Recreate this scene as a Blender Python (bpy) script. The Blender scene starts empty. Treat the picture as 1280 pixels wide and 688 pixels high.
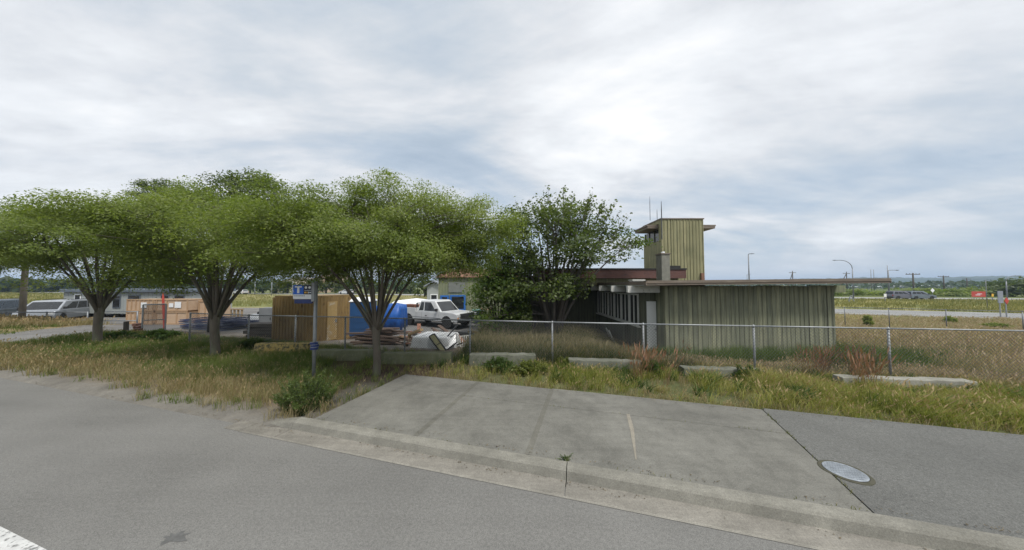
import bpy, bmesh, math, random
import numpy as np
from mathutils import Vector, Matrix, noise

random.seed(7)
RNG = np.random.default_rng(7)
SC = bpy.context.scene
COL = SC.collection
R = math.radians

# ------------------------------------------------------------------ camera
FPX, CX, CY, PITCH, HC = 344.0, 640.0, 344.0, R(2.16), 2.5
cam_d = bpy.data.cameras.new('camera')
cam_d.sensor_fit = 'HORIZONTAL'
cam_d.sensor_width = 36.0
cam_d.lens = 36.0 * FPX / 1280.0
cam_d.clip_start, cam_d.clip_end = 0.05, 9000.0
cam = bpy.data.objects.new('camera', cam_d)
COL.objects.link(cam)
cam.location = (0, 0, HC)
cam.rotation_euler = (R(90) + PITCH, 0, 0)
SC.camera = cam
SC.render.resolution_x, SC.render.resolution_y = 1024, 550
SC.cycles.use_denoising = True
SC.cycles.max_bounces = 8
SC.cycles.transparent_max_bounces = 16
SC.cycles.volume_bounces = 0
SC.view_settings.view_transform = 'Standard'
SC.view_settings.look = 'None'
SC.view_settings.exposure = 1.35
SC.view_settings.gamma = 1.0
SC.view_settings.use_curve_mapping = False

# ------------------------------------------------------------------ sky and sun
SUN_EL, SUN_AZ = R(60), R(145)          # azimuth: clockwise from straight ahead
world = bpy.data.worlds.new('World')
SC.world = world
world.use_nodes = True


class NT:
    """small helper round a node tree"""
    def __init__(self, tree):
        self.t = tree
        self.n = tree.nodes
        self.l = tree.links

    def node(self, typ, **kw):
        nd = self.n.new(typ)
        for k, v in kw.items():
            setattr(nd, k, v)
        return nd

    def put(self, sock, v):
        if v is None:
            return
        if isinstance(v, bpy.types.NodeSocket):
            self.l.new(v, sock)
        elif isinstance(v, (tuple, list)):
            if len(v) == 3 and len(sock.default_value) == 4:
                v = (*v, 1)
            sock.default_value = v
        else:
            sock.default_value = v

    def math(self, op, a, b=None, c=None, clamp=False):
        nd = self.node('ShaderNodeMath', operation=op, use_clamp=clamp)
        for i, v in enumerate((a, b, c)):
            self.put(nd.inputs[i], v)
        return nd.outputs[0]

    def vmath(self, op, a, b=None, out=0):
        nd = self.node('ShaderNodeVectorMath', operation=op)
        self.put(nd.inputs[0], a)
        if b is not None:
            self.put(nd.inputs[1], b)
        return nd.outputs[out]

    def mix(self, f, a, b, blend='MIX'):
        nd = self.node('ShaderNodeMix', data_type='RGBA', blend_type=blend)
        self.put(nd.inputs[0], f)
        self.put(nd.inputs[6], a)
        self.put(nd.inputs[7], b)
        return nd.outputs[2]

    def noise(self, vec, scale, detail=4, rough=.55, dist=0.0, out=0):
        nd = self.node('ShaderNodeTexNoise')
        self.put(nd.inputs['Vector'], vec)
        nd.inputs['Scale'].default_value = scale
        nd.inputs['Detail'].default_value = detail
        nd.inputs['Roughness'].default_value = rough
        nd.inputs['Distortion'].default_value = dist
        return nd.outputs[out]

    def rng(self, v, a, b, c=0.0, d=1.0):
        nd = self.node('ShaderNodeMapRange')
        self.put(nd.inputs[0], v)
        for i, q in enumerate((a, b, c, d)):
            nd.inputs[i + 1].default_value = q
        return nd.outputs[0]

    def mapping(self, vec, scale=(1, 1, 1), rot=(0, 0, 0), loc=(0, 0, 0)):
        nd = self.node('ShaderNodeMapping')
        self.put(nd.inputs[0], vec)
        nd.inputs['Scale'].default_value = scale
        nd.inputs['Rotation'].default_value = rot
        nd.inputs['Location'].default_value = loc
        return nd.outputs[0]

    def ramp(self, f, stops):
        nd = self.node('ShaderNodeValToRGB')
        e = nd.color_ramp.elements
        while len(e) > 1:
            e.remove(e[-1])
        e[0].position = stops[0][0]
        e[0].color = (*stops[0][1], 1)
        for p, c in stops[1:]:
            q = e.new(p)
            q.color = (*c, 1)
        self.put(nd.inputs[0], f)
        return nd.outputs[0]


def pixdir(px, py):
    u, w = (px - CX) / FPX, (CY - py) / FPX
    return Vector((u, math.cos(PITCH) - w * math.sin(PITCH), math.sin(PITCH) + w * math.cos(PITCH)))


def build_world():
    nt = NT(world.node_tree)
    nt.n.clear()
    out = nt.node('ShaderNodeOutputWorld')
    bg = nt.node('ShaderNodeBackground')
    nt.l.new(bg.outputs[0], out.inputs[0])
    bg.inputs[1].default_value = 0.1
    sky = nt.node('ShaderNodeTexSky')
    sky.sky_type = 'NISHITA'
    sky.sun_disc = False
    sky.sun_elevation = SUN_EL
    sky.sun_rotation = SUN_AZ
    tc = nt.node('ShaderNodeTexCoord')
    d = nt.vmath('NORMALIZE', tc.outputs['Generated'])
    sep = nt.node('ShaderNodeSeparateXYZ')
    nt.l.new(d, sep.inputs[0])
    zz = nt.math('MAXIMUM', sep.outputs[2], 0.0)
    den = nt.math('ADD', zz, 0.22)
    px = nt.math('DIVIDE', sep.outputs[0], den)
    py = nt.math('DIVIDE', sep.outputs[1], den)
    cmb = nt.node('ShaderNodeCombineXYZ')
    nt.l.new(px, cmb.inputs[0])
    nt.l.new(py, cmb.inputs[1])
    P = cmb.outputs[0]
    big = nt.noise(nt.mapping(P, (0.55, .8, 1), (0, 0, .35), (3.1, 1.7, 0)), .95, 7, .56, .9)
    streak = nt.noise(nt.mapping(P, (0.8, 1.6, 1), (0, 0, -.25), (.4, 8.2, 0)), 1.2, 7, .55, .9)
    fine = nt.noise(nt.mapping(P, (1.2, 2.6, 1), (0, 0, .15)), 2.6, 9, .62, .2)
    v = nt.math('ADD', nt.math('MULTIPLY', big, .62), nt.math('MULTIPLY', streak, .22))
    v = nt.math('ADD', v, nt.math('MULTIPLY', fine, .16))

    def lobe(dirv, power, amt):
        dv = Vector(dirv).normalized()
        dt = nt.math('MAXIMUM', nt.vmath('DOT_PRODUCT', d, tuple(dv), out=1), 0.0)
        return nt.math('MULTIPLY', nt.math('POWER', dt, power), amt)
    v = nt.math('ADD', nt.math('MULTIPLY', nt.math('SUBTRACT', v, .5), 1.55), .462)
    v = nt.math('ADD', v, lobe(pixdir(770, 170), 30, .10))      # a brighter patch of cloud
    v = nt.math('ADD', v, lobe(pixdir(555, 85), 24, -.13))      # a thicker bank of cloud
    v = nt.math('ADD', v, lobe(pixdir(640, 190), 120, .03))
    v = nt.math('ADD', v, lobe(pixdir(1150, 120), 10, -.03))
    v = nt.math('ADD', v, lobe(pixdir(120, 190), 12, .06))
    colr = nt.ramp(v, [(.20, (.36, .44, .53)), (.32, (.47, .545, .63)), (.42, (.60, .645, .695)), (.50, (.725, .745, .775)),
                       (.58, (.83, .85, .875)), (.70, (1.0, .995, .985)), (.85, (1.12, 1.1, 1.06))])
    low = nt.rng(sep.outputs[2], 0.0, .10, 1.0, 0.0)
    right = nt.rng(sep.outputs[0], -.3, .8, 0.0, 1.0)
    hz = nt.mix(right, (.84, .86, .88), (.56, .61, .68))
    colr = nt.mix(nt.math('MULTIPLY', low, .7), colr, hz)
    cov = nt.rng(big, .25, .5, .90, .97)
    cl10 = nt.vmath('SCALE', colr)
    cl10.node.inputs['Scale'].default_value = 4.4
    nt.l.new(nt.mix(cov, sky.outputs[0], cl10), bg.inputs[0])


build_world()
sun_d = bpy.data.lights.new('sun', 'SUN')
sun_d.energy = 1.5
sun_d.angle = R(16)
sun_d.color = (1.0, .965, .91)
sun = bpy.data.objects.new('sun', sun_d)
COL.objects.link(sun)
sv = Vector((math.sin(SUN_AZ) * math.cos(SUN_EL), math.cos(SUN_AZ) * math.cos(SUN_EL), math.sin(SUN_EL)))
sun.rotation_euler = sv.to_track_quat('Z', 'Y').to_euler()


# ------------------------------------------------------------------ materials
MATS = {}


def newmat(name):
    m = bpy.data.materials.new(name)
    m.use_nodes = True
    m.node_tree.nodes.clear()
    nt = NT(m.node_tree)
    out = nt.node('ShaderNodeOutputMaterial')
    b = nt.node('ShaderNodeBsdfPrincipled')
    nt.l.new(b.outputs[0], out.inputs[0])
    MATS[name] = m
    return m, nt, b, out


def pm(name, c1, c2=None, scale=3.0, rough=.8, metal=0.0, bump=0.0, bscale=60.0, stretch=(1, 1, 1),
       c3=None, s3=20.0, k3=(.55, .75), spec=None):
    """mottled paint / stone / wood: c1-c2 by large noise, c3 specks or stains of their own shape"""
    m, nt, b, out = newmat(name)
    tc = nt.node('ShaderNodeTexCoord').outputs['Object']
    vec = nt.mapping(tc, stretch)
    c2 = c2 or tuple(x * .8 for x in c1)
    f = nt.rng(nt.noise(vec, scale, 6, .6), .32, .68)
    c = nt.mix(f, c1, c2)
    if c3:
        c = nt.mix(nt.rng(nt.noise(vec, s3, 5, .65), *k3), c, c3)
    nt.put(b.inputs['Base Color'], c)
    b.inputs['Roughness'].default_value = rough
    b.inputs['Metallic'].default_value = metal
    if spec is not None:
        b.inputs['Specular IOR Level'].default_value = spec
    if bump:
        bp = nt.node('ShaderNodeBump')
        bp.inputs['Strength'].default_value = bump
        bp.inputs['Distance'].default_value = .02
        nt.put(bp.inputs['Height'], nt.noise(vec, bscale, 4, .6))
        nt.l.new(bp.outputs[0], b.inputs['Normal'])
    return m


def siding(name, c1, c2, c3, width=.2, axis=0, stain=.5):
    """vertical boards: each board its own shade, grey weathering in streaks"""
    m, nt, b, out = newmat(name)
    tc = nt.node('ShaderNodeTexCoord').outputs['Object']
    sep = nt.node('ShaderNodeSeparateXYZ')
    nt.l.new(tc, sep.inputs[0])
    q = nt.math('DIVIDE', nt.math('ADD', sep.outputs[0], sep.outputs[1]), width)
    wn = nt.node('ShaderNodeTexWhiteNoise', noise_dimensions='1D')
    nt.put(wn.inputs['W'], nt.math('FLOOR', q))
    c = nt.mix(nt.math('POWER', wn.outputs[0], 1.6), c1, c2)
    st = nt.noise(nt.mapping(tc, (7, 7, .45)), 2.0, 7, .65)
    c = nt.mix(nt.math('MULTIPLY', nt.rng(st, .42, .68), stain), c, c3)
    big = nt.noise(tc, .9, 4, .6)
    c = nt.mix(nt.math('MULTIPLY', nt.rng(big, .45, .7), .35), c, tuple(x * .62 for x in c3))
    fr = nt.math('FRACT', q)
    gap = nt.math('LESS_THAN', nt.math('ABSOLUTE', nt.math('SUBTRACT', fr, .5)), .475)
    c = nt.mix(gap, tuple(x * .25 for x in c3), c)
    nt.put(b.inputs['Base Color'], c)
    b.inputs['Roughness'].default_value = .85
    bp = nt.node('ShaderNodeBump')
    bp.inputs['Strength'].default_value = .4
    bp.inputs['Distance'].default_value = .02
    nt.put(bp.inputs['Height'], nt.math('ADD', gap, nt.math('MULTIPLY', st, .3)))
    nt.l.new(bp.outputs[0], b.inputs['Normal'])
    return m


def vcol(name, rough=.75, trans=0.0, tint=(1, 1, 1), mult=1.0, nscale=None, namt=.3, bump=0, bscale=30, spec=.3):
    """colour from the attribute 'tone' on the mesh (each leaf or blade, or the soil's own colour)"""
    m, nt, b, out = newmat(name)
    a = nt.node('ShaderNodeAttribute', attribute_name='tone')
    c = a.outputs['Color']
    tc = nt.node('ShaderNodeTexCoord').outputs['Object']
    if nscale:
        f = nt.noise(tc, nscale, 8, .65)
        f2 = nt.noise(tc, nscale * 14, 6, .7)
        k = nt.math('ADD', nt.rng(f, .25, .75, 1 - namt, 1 + namt), nt.rng(f2, .25, .75, -namt * .8, namt * .8))
        cc = nt.vmath('SCALE', c)
        nt.put(cc.node.inputs['Scale'], k)
        c = cc
    nt.put(b.inputs['Base Color'], c)
    b.inputs['Roughness'].default_value = rough
    b.inputs['Specular IOR Level'].default_value = spec
    if bump:
        bp = nt.node('ShaderNodeBump')
        bp.inputs['Strength'].default_value = bump
        bp.inputs['Distance'].default_value = .03
        nt.put(bp.inputs['Height'], nt.noise(tc, bscale, 6, .7))
        nt.l.new(bp.outputs[0], b.inputs['Normal'])
    if trans:
        t = nt.node('ShaderNodeBsdfTranslucent')
        tcol = nt.mix(1.0, c, (1.15, 1.25, .55), 'MULTIPLY')
        nt.put(t.inputs[0], tcol)
        mx = nt.node('ShaderNodeMixShader')
        mx.inputs[0].default_value = trans
        nt.l.new(b.outputs[0], mx.inputs[1])
        nt.l.new(t.outputs[0], mx.inputs[2])
        nt.l.new(mx.outputs[0], out.inputs[0])
    return m


def asphalt(name, base, speck=.35, scale=170, patch=(.8, 1.15), warm=(1, 1, .97)):
    m, nt, b, out = newmat(name)
    tc = nt.node('ShaderNodeTexCoord').outputs['Object']
    g = nt.noise(tc, scale, 3, .8)
    g2 = nt.noise(tc, scale * .28, 3, .7)
    big = nt.noise(nt.mapping(tc, (1, 1, 1), (0, 0, .27)), .45, 7, .62)
    lane = nt.noise(nt.mapping(tc, (.12, 1.3, 1), (0, 0, .27)), 1.1, 5, .6)
    k = nt.math('MULTIPLY', nt.rng(g, .3, .7, 1 - speck, 1 + speck), nt.rng(g2, .3, .7, 1 - speck * .35, 1 + speck * .35))
    k = nt.math('MULTIPLY', k, nt.rng(big, .3, .7, *patch))
    k = nt.math('MULTIPLY', k, nt.rng(lane, .3, .7, .93, 1.07))
    sp = nt.math('GREATER_THAN', nt.noise(tc, scale * .5, 2, .6), .73)
    c = nt.vmath('SCALE', tuple(base * w for w in warm))
    nt.put(c.node.inputs['Scale'], k)
    c = nt.mix(nt.math('MULTIPLY', sp, .35), c, (base * 2.0, base * 1.95, base * 1.85))
    st = nt.rng(nt.noise(tc, 2.3, 8, .75), .66, .75)
    c = nt.mix(nt.math('MULTIPLY', st, .25), c, (base * .45, base * .44, base * .42))
    nt.put(b.inputs['Base Color'], c)
    b.inputs['Roughness'].default_value = .9
    b.inputs['Specular IOR Level'].default_value = .25
    bp = nt.node('ShaderNodeBump')
    bp.inputs['Strength'].default_value = .35
    bp.inputs['Distance'].default_value = .006
    nt.put(bp.inputs['Height'], g2)
    nt.l.new(bp.outputs[0], b.inputs['Normal'])
    return m


def slabmat(name, base, streaks=.5):
    """broomed concrete, stained"""
    m, nt, b, out = newmat(name)
    tc = nt.node('ShaderNodeTexCoord').outputs['Object']
    g = nt.noise(tc, 75, 5, .85)
    big = nt.noise(tc, .7, 8, .66, .4)
    mid = nt.noise(tc, 4.5, 8, .7, .2)
    st = nt.noise(nt.mapping(tc, (.6, 6, 1), (0, 0, .27)), 2.0, 7, .7)
    k = nt.math('MULTIPLY', nt.rng(g, .3, .7, .62, 1.38), nt.rng(big, .3, .7, .70, 1.22))
    k = nt.math('MULTIPLY', k, nt.rng(mid, .3, .7, .84, 1.14))
    k = nt.math('MULTIPLY', k, nt.rng(st, .3, .7, 1 - .16 * streaks, 1 + .16 * streaks))
    c = nt.vmath('SCALE', base)
    nt.put(c.node.inputs['Scale'], k)
    dk = nt.rng(nt.noise(tc, 1.7, 9, .75, .6), .58, .72)
    c = nt.mix(nt.math('MULTIPLY', dk, .45), c, tuple(x * .5 for x in base))
    wt = nt.rng(nt.noise(nt.mapping(tc, (1, 1, 1), (0, 0, 0), (9, 3, 1)), 2.4, 9, .8, .9), .66, .74)
    c = nt.mix(nt.math('MULTIPLY', wt, .4), c, tuple(min(1, x * 1.5) for x in base))
    nt.put(b.inputs['Base Color'], c)
    b.inputs['Roughness'].default_value = .9
    b.inputs['Specular IOR Level'].default_value = .25
    bp = nt.node('ShaderNodeBump')
    bp.inputs['Strength'].default_value = .3
    bp.inputs['Distance'].default_value = .006
    nt.put(bp.inputs['Height'], nt.math('ADD', nt.noise(tc, 60, 4, .7), st))
    nt.l.new(bp.outputs[0], b.inputs['Normal'])
    return m


ROAD = asphalt('road_asphalt', .162, .50, 105, (.86, 1.12), (1.01, .99, .925))
PATHM = asphalt('path_asphalt', .122, .50, 105, (.82, 1.15), (1.0, 1.0, .93))
YARDM = asphalt('yard_asphalt', .17, .35, 40, (.7, 1.2), (1, .97, .92))
CONC = slabmat('concrete_walk', (.160, .156, .137))
KERBM = slabmat('concrete_kerb', (.205, .197, .168), .7)
GUTM = slabmat('concrete_gutter', (.212, .199, .172), .8)
BARC = pm('barrier_concrete', (.165, .165, .135), (.085, .092, .065), 2.2, .92, bump=.5, c3=(.05, .06, .03), s3=7)
BARM = pm('mossy_concrete', (.15, .155, .09), (.09, .10, .055), 2.5, .95, bump=.5, c3=(.16, .16, .12), s3=9)
BARY = pm('worn_yellow_concrete', (.42, .30, .07), (.24, .20, .10), 3.0, .9, bump=.5, c3=(.07, .07, .04), s3=8, k3=(.45, .6))
LINE = pm('worn_line_paint', (.62, .62, .60), (.42, .42, .41), 7, .8, c3=(.17, .17, .165), s3=16, k3=(.52, .6))
TERR = vcol('soil', .95, 0, nscale=2.2, namt=.28, bump=.6, bscale=22, spec=.1)
LEAF = vcol('leaf', .5, .5, spec=.4)
BLADE = vcol('grass_blade', .7, .3, spec=.2)
BARK = pm('bark', (.135, .115, .09), (.075, .065, .05), 5, .95, bump=.8, bscale=22, stretch=(1, 1, .25), c3=(.15, .165, .10), s3=3, k3=(.5, .7))
BARKD = pm('dark_bark', (.075, .062, .05), (.035, .03, .025), 5, .95, bump=.8, bscale=20, stretch=(1, 1, .3))
BARKP = pm('pale_trunk', (.30, .26, .21), (.20, .175, .14), 4, .95, bump=.5, bscale=18, stretch=(1, 1, .15))
GALV = pm('galvanised', (.33, .345, .35), (.24, .25, .255), 6, .55, .35)
WIRE = pm('wire', (.125, .13, .13), (.095, .10, .10), 3, .6, .3)
SHED = siding('shed_siding', (.205, .215, .145), (.33, .33, .215), (.10, .105, .078), .195, stain=.65)
TOWR = siding('tower_siding', (.265, .25, .135), (.34, .315, .175), (.15, .16, .085), .21, stain=.6)
WING = siding('wing_siding', (.23, .25, .15), (.30, .31, .20), (.12, .14, .09), .22, stain=.5)
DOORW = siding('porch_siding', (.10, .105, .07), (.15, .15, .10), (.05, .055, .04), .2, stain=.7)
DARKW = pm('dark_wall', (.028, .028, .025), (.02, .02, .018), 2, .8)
ROOFE = pm('roof_edge', (.21, .165, .125), (.13, .11, .09), 4, .85, stretch=(.3, 1, 3), c3=(.26, .23, .19), s3=5)
ROOFT = pm('roof_felt', (.16, .15, .13), (.11, .105, .095), 2, .95)
FASC = pm('brown_fascia', (.125, .055, .042), (.085, .04, .034), 3, .7, c3=(.05, .03, .03), s3=5)
FASL = pm('rust_roof', (.24, .125, .08), (.17, .09, .06), 3, .8)
WHT = pm('white_paint', (.66, .66, .62), (.50, .50, .46), 2.5, .6, c3=(.33, .33, .29), s3=8, k3=(.58, .72))
DOORM = pm('white_door_paint', (.68, .69, .68), (.6, .61, .6), 1.5, .5)
CHIM = pm('chimney_render', (.22, .215, .18), (.15, .15, .125), 4, .9, bump=.3)
GLASSD = pm('dark_glass', (.018, .02, .022), (.03, .033, .035), 2, .08, spec=.6)
BLACK = pm('black_rubber', (.022, .022, .022), (.03, .03, .03), 8, .75)
BLKM = pm('black_plastic', (.03, .03, .032), (.02, .02, .02), 8, .45)
CARW = pm('white_car_paint', (.60, .61, .61), (.52, .53, .53), 1.5, .25, spec=.6, c3=(.40, .39, .36), s3=3, k3=(.6, .75))
CARS = pm('silver_car_paint', (.42, .44, .47), (.38, .40, .43), 1.5, .28, .4)
CARG = pm('grey_van_paint', (.10, .12, .14), (.08, .10, .12), 1.5, .3, .2)
CHROM = pm('wheel_alloy', (.45, .45, .46), (.32, .32, .33), 5, .35, .8)
LAMPW = pm('headlight_lens', (.65, .66, .66), (.55, .56, .56), 6, .12)
LAMPO = pm('amber_lens', (.75, .28, .05), (.6, .22, .04), 6, .2)
LAMPR = pm('red_lens', (.45, .03, .03), (.35, .02, .02), 6, .2)
OCHRE = pm('ochre_container', (.27, .18, .07), (.19, .125, .05), 1.6, .7, stretch=(1, 1, .5), c3=(.10, .06, .03), s3=4, k3=(.56, .7))
OCHRL = pm('ochre_door', (.40, .28, .12), (.33, .22, .085), 2, .7, c3=(.45, .38, .28), s3=2, k3=(.55, .65))
BLUEP = pm('portable_blue', (.018, .075, .20), (.015, .06, .165), 2, .5)
BLUET = pm('blue_tarp', (.017, .105, .39), (.012, .072, .28), 3, .5, bump=1.0, bscale=6)
BLUEF = pm('blue_frame', (.03, .16, .50), (.025, .12, .38), 3, .5)
NAVY = pm('navy_frame', (.045, .06, .13), (.03, .042, .095), 3, .4, c3=(.16, .18, .22), s3=3, k3=(.58, .66))
PLY = pm('plywood', (.50, .36, .245), (.42, .29, .19), 2, .8, stretch=(.3, 1, 1), c3=(.56, .45, .34), s3=2)
PLYD = pm('timber_batten', (.43, .285, .165), (.34, .22, .13), 3, .8)
WOOD = pm('old_plank', (.13, .085, .062), (.065, .045, .036), 3, .9, bump=.3, stretch=(.4, 3, 3), c3=(.22, .17, .13), s3=5)
WOODL = pm('pale_plank', (.33, .24, .13), (.25, .18, .10), 3, .85, stretch=(.4, 3, 3))
REDM = pm('red_paint', (.50, .07, .045), (.4, .05, .035), 4, .6)
GREYC = pm('grey_cabinet', (.20, .21, .22), (.15, .16, .17), 2, .6)
TRAIL = pm('trailer_wall', (.33, .35, .34), (.28, .30, .29), 1.5, .7)
TRAIR = pm('trailer_roof', (.13, .16, .19), (.10, .12, .15), 2, .6)
BEIGE = pm('house_wall', (.50, .37, .27), (.44, .32, .23), 1, .8)
SIGNB = pm('sign_blue', (.015, .13, .62), (.013, .115, .55), 2, .4)
SIGND = pm('sign_navy', (.012, .018, .05), (.01, .015, .04), 2, .4)
SIGNW = pm('sign_white', (.78, .79, .80), (.72, .73, .74), 3, .45)
SIGNN = pm('timetable_blue', (.02, .04, .16), (.015, .03, .12), 5, .4)
SIGNY = pm('sign_amber', (.75, .45, .04), (.7, .4, .03), 5, .4)
SIGNG = pm('sign_grey', (.25, .27, .30), (.2, .22, .25), 5, .5)
LID = pm('manhole_iron', (.33, .36, .39), (.22, .24, .26), 9, .5, .3, bump=.5, bscale=40)
TEAL = pm('teal_lid', (.16, .30, .28), (.13, .25, .24), 3, .5)
POLEW = pm('pole_timber', (.10, .085, .07), (.07, .06, .05), 3, .9)
POLEG = pm('lamp_pole_metal', (.20, .21, .22), (.16, .17, .18), 3, .5, .5)
HILL = pm('hill_woods', (.045, .07, .035), (.03, .05, .028), .02, .95, c3=(.06, .08, .045), s3=.07)
MUD = pm('dirt_line', (.075, .07, .05), (.05, .05, .03), 9, .95)


# ------------------------------------------------------------------ mesh helpers
class MB:
    def __init__(self):
        self.v, self.f = [], []

    def add(self, vs, fs):
        o = len(self.v)
        self.v += [tuple(p) for p in vs]
        self.f += [tuple(i + o for i in q) for q in fs]
        return self

    def box(self, a, b, M=None):
        x0, y0, z0 = (min(p, q) for p, q in zip(a, b))
        x1, y1, z1 = (max(p, q) for p, q in zip(a, b))
        vs = [Vector(p) for p in ((x0, y0, z0), (x1, y0, z0), (x1, y1, z0), (x0, y1, z0),
                                  (x0, y0, z1), (x1, y0, z1), (x1, y1, z1), (x0, y1, z1))]
        if M:
            vs = [M @ p for p in vs]
        return self.add(vs, [(0, 3, 2, 1), (4, 5, 6, 7), (0, 1, 5, 4), (1, 2, 6, 5), (2, 3, 7, 6), (3, 0, 4, 7)])

    def bar(self, p, q, w, h=None):
        """rectangular bar from p to q"""
        p, q = Vector(p), Vector(q)
        h = h or w
        d = (q - p).normalized()
        up = Vector((0, 0, 1)) if abs(d.z) < .95 else Vector((0, 1, 0))
        s = d.cross(up).normalized() * (w / 2)
        t = s.cross(d).normalized() * (h / 2)
        vs = [p - s - t, p + s - t, p + s + t, p - s + t, q - s - t, q + s - t, q + s + t, q - s + t]
        return self.add(vs, [(0, 3, 2, 1), (4, 5, 6, 7), (0, 1, 5, 4), (1, 2, 6, 5), (2, 3, 7, 6), (3, 0, 4, 7)])

    def tube(self, pts, rad, seg=8, caps=True):
        pts = [Vector(p) for p in pts]
        if not isinstance(rad, (list, tuple)):
            rad = [rad] * len(pts)
        rings = []
        ref = None
        for i, p in enumerate(pts):
            d = (pts[min(i + 1, len(pts) - 1)] - pts[max(i - 1, 0)])
            if d.length < 1e-9:
                d = Vector((0, 0, 1))
            d.normalize()
            if ref is None:
                ref = Vector((1, 0, 0)) if abs(d.x) < .8 else Vector((0, 1, 0))
            a = (ref - d * ref.dot(d))
            if a.length < 1e-6:
                a = d.orthogonal()
            a.normalize()
            ref = a
            b = d.cross(a)
            rings.append([p + (a * math.cos(2 * math.pi * k / seg) + b * math.sin(2 * math.pi * k / seg)) * rad[i] for k in range(seg)])
        vs = [q for r in rings for q in r]
        fs = []
        for i in range(len(pts) - 1):
            for k in range(seg):
                k2 = (k + 1) % seg
                fs.append((i * seg + k, i * seg + k2, (i + 1) * seg + k2, (i + 1) * seg + k))
        if caps:
            fs.append(tuple(range(seg - 1, -1, -1)))
            n = (len(pts) - 1) * seg
            fs.append(tuple(n + k for k in range(seg)))
        return self.add(vs, fs)

    def cyl(self, p, q, r, seg=16):
        return self.tube([p, q], r, seg)

    def prism(self, poly, y0, y1, M=None):
        """polygon in x,z pushed from y0 to y1"""
        n = len(poly)
        vs = [Vector((x, y0, z)) for x, z in poly] + [Vector((x, y1, z)) for x, z in poly]
        if M:
            vs = [M @ p for p in vs]
        fs = [tuple(range(n)), tuple(range(2 * n - 1, n - 1, -1))]
        fs += [(i, i + n, (i + 1) % n + n, (i + 1) % n) for i in range(n)]
        return self.add(vs, fs)

    def slab(self, poly, z0, z1):
        n = len(poly)
        vs = [Vector((x, y, z0)) for x, y in poly] + [Vector((x, y, z1)) for x, y in poly]
        fs = [tuple(range(n - 1, -1, -1)), tuple(range(n, 2 * n))]
        fs += [(i, (i + 1) % n, (i + 1) % n + n, i + n) for i in range(n)]
        return self.add(vs, fs)

    def loft(self, rings, caps=True):
        n = len(rings[0])
        vs = [p for r in rings for p in r]
        fs = []
        for i in range(len(rings) - 1):
            for k in range(n):
                k2 = (k + 1) % n
                fs.append((i * n + k, i * n + k2, (i + 1) * n + k2, (i + 1) * n + k))
        if caps:
            fs.append(tuple(range(n - 1, -1, -1)))
            m = (len(rings) - 1) * n
            fs.append(tuple(m + k for k in range(n)))
        return self.add(vs, fs)

    def lathe(self, prof, c=(0, 0, 0), seg=20, axis='Z'):
        rings = []
        c = Vector(c)
        for r, h in prof:
            ring = []
            for k in range(seg):
                a = 2 * math.pi * k / seg
                if axis == 'Z':
                    p = Vector((r * math.cos(a), r * math.sin(a), h))
                elif axis == 'Y':
                    p = Vector((r * math.cos(a), h, r * math.sin(a)))
                else:
                    p = Vector((h, r * math.cos(a), r * math.sin(a)))
                ring.append(c + p)
            rings.append(ring)
        return self.loft(rings)

    def build(self, name, mat, parent=None, bevel=0, smooth=False, seg=2, M=None):
        me = bpy.data.meshes.new(name)
        vs = [M @ Vector(p) for p in self.v] if M else self.v
        me.from_pydata(vs, [], self.f)
        me.validate()
        bm = bmesh.new()
        bm.from_mesh(me)
        bmesh.ops.recalc_face_normals(bm, faces=bm.faces)
        if smooth:
            for f in bm.faces:
                f.smooth = len(f.verts) <= 4
        bm.to_mesh(me)
        bm.free()
        me.materials.append(mat)
        o = bpy.data.objects.new(name, me)
        COL.objects.link(o)
        if parent:
            o.parent = parent
        if bevel:
            b = o.modifiers.new('bevel', 'BEVEL')
            b.width = bevel
            b.segments = seg
            b.limit_method = 'ANGLE'
            b.angle_limit = R(35)
        return o


def tag(o, label=None, cat=None, group=None, kind=None):
    if label:
        o['label'] = label
    if cat:
        o['category'] = cat
    if group:
        o['group'] = group
    if kind:
        o['kind'] = kind
    return o


def empty(name, loc, rz=0, label=None, cat=None, group=None):
    o = bpy.data.objects.new(name, None)
    o.empty_display_size = .3
    COL.objects.link(o)
    o.location = loc
    o.rotation_euler = (0, 0, rz)
    return tag(o, label, cat, group)


def copy_tree(o, parent=None):
    c = o.copy()
    COL.objects.link(c)
    if parent:
        c.parent = parent
    for ch in list(o.children):
        copy_tree(ch, c)
    return c


def np_mesh(name, verts, faces, mat, tone=None, parent=None):
    """verts (N,3), faces (M,k) of one size k; tone (N,3) the colour attribute"""
    me = bpy.data.meshes.new(name)
    verts = np.asarray(verts, np.float32)
    faces = np.asarray(faces, np.int32)
    k = faces.shape[1]
    me.vertices.add(len(verts))
    me.vertices.foreach_set('co', verts.ravel())
    me.loops.add(faces.size)
    me.loops.foreach_set('vertex_index', faces.ravel())
    me.polygons.add(len(faces))
    me.polygons.foreach_set('loop_start', np.arange(0, faces.size, k, dtype=np.int32))
    me.update(calc_edges=True)
    if tone is not None:
        at = me.attributes.new('tone', 'FLOAT_COLOR', 'POINT')
        t4 = np.ones((len(verts), 4), np.float32)
        t4[:, :3] = tone
        at.data.foreach_set('color', t4.ravel())
    me.materials.append(mat)
    o = bpy.data.objects.new(name, me)
    COL.objects.link(o)
    if parent:
        o.parent = parent
    return o


# ------------------------------------------------------------------ where things stand
ER = np.array([.963, -.268])     # along the road, to the right
EN = np.array([.268, .963])      # across the road, away from the camera


def sn(x, y):
    return .963 * x - .268 * y, .268 * x + .963 * y


def xy(s, n):
    return .963 * s + .268 * n, -.268 * s + .963 * n


def at(px, py, z=0.0):
    """the point of the level z seen at a pixel of the photograph"""
    d = pixdir(px, py)
    t = (z - HC) / d.z
    return Vector((d.x * t, d.y * t, z))


def lerp(a, b, t):
    return a + (b - a) * t


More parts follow.
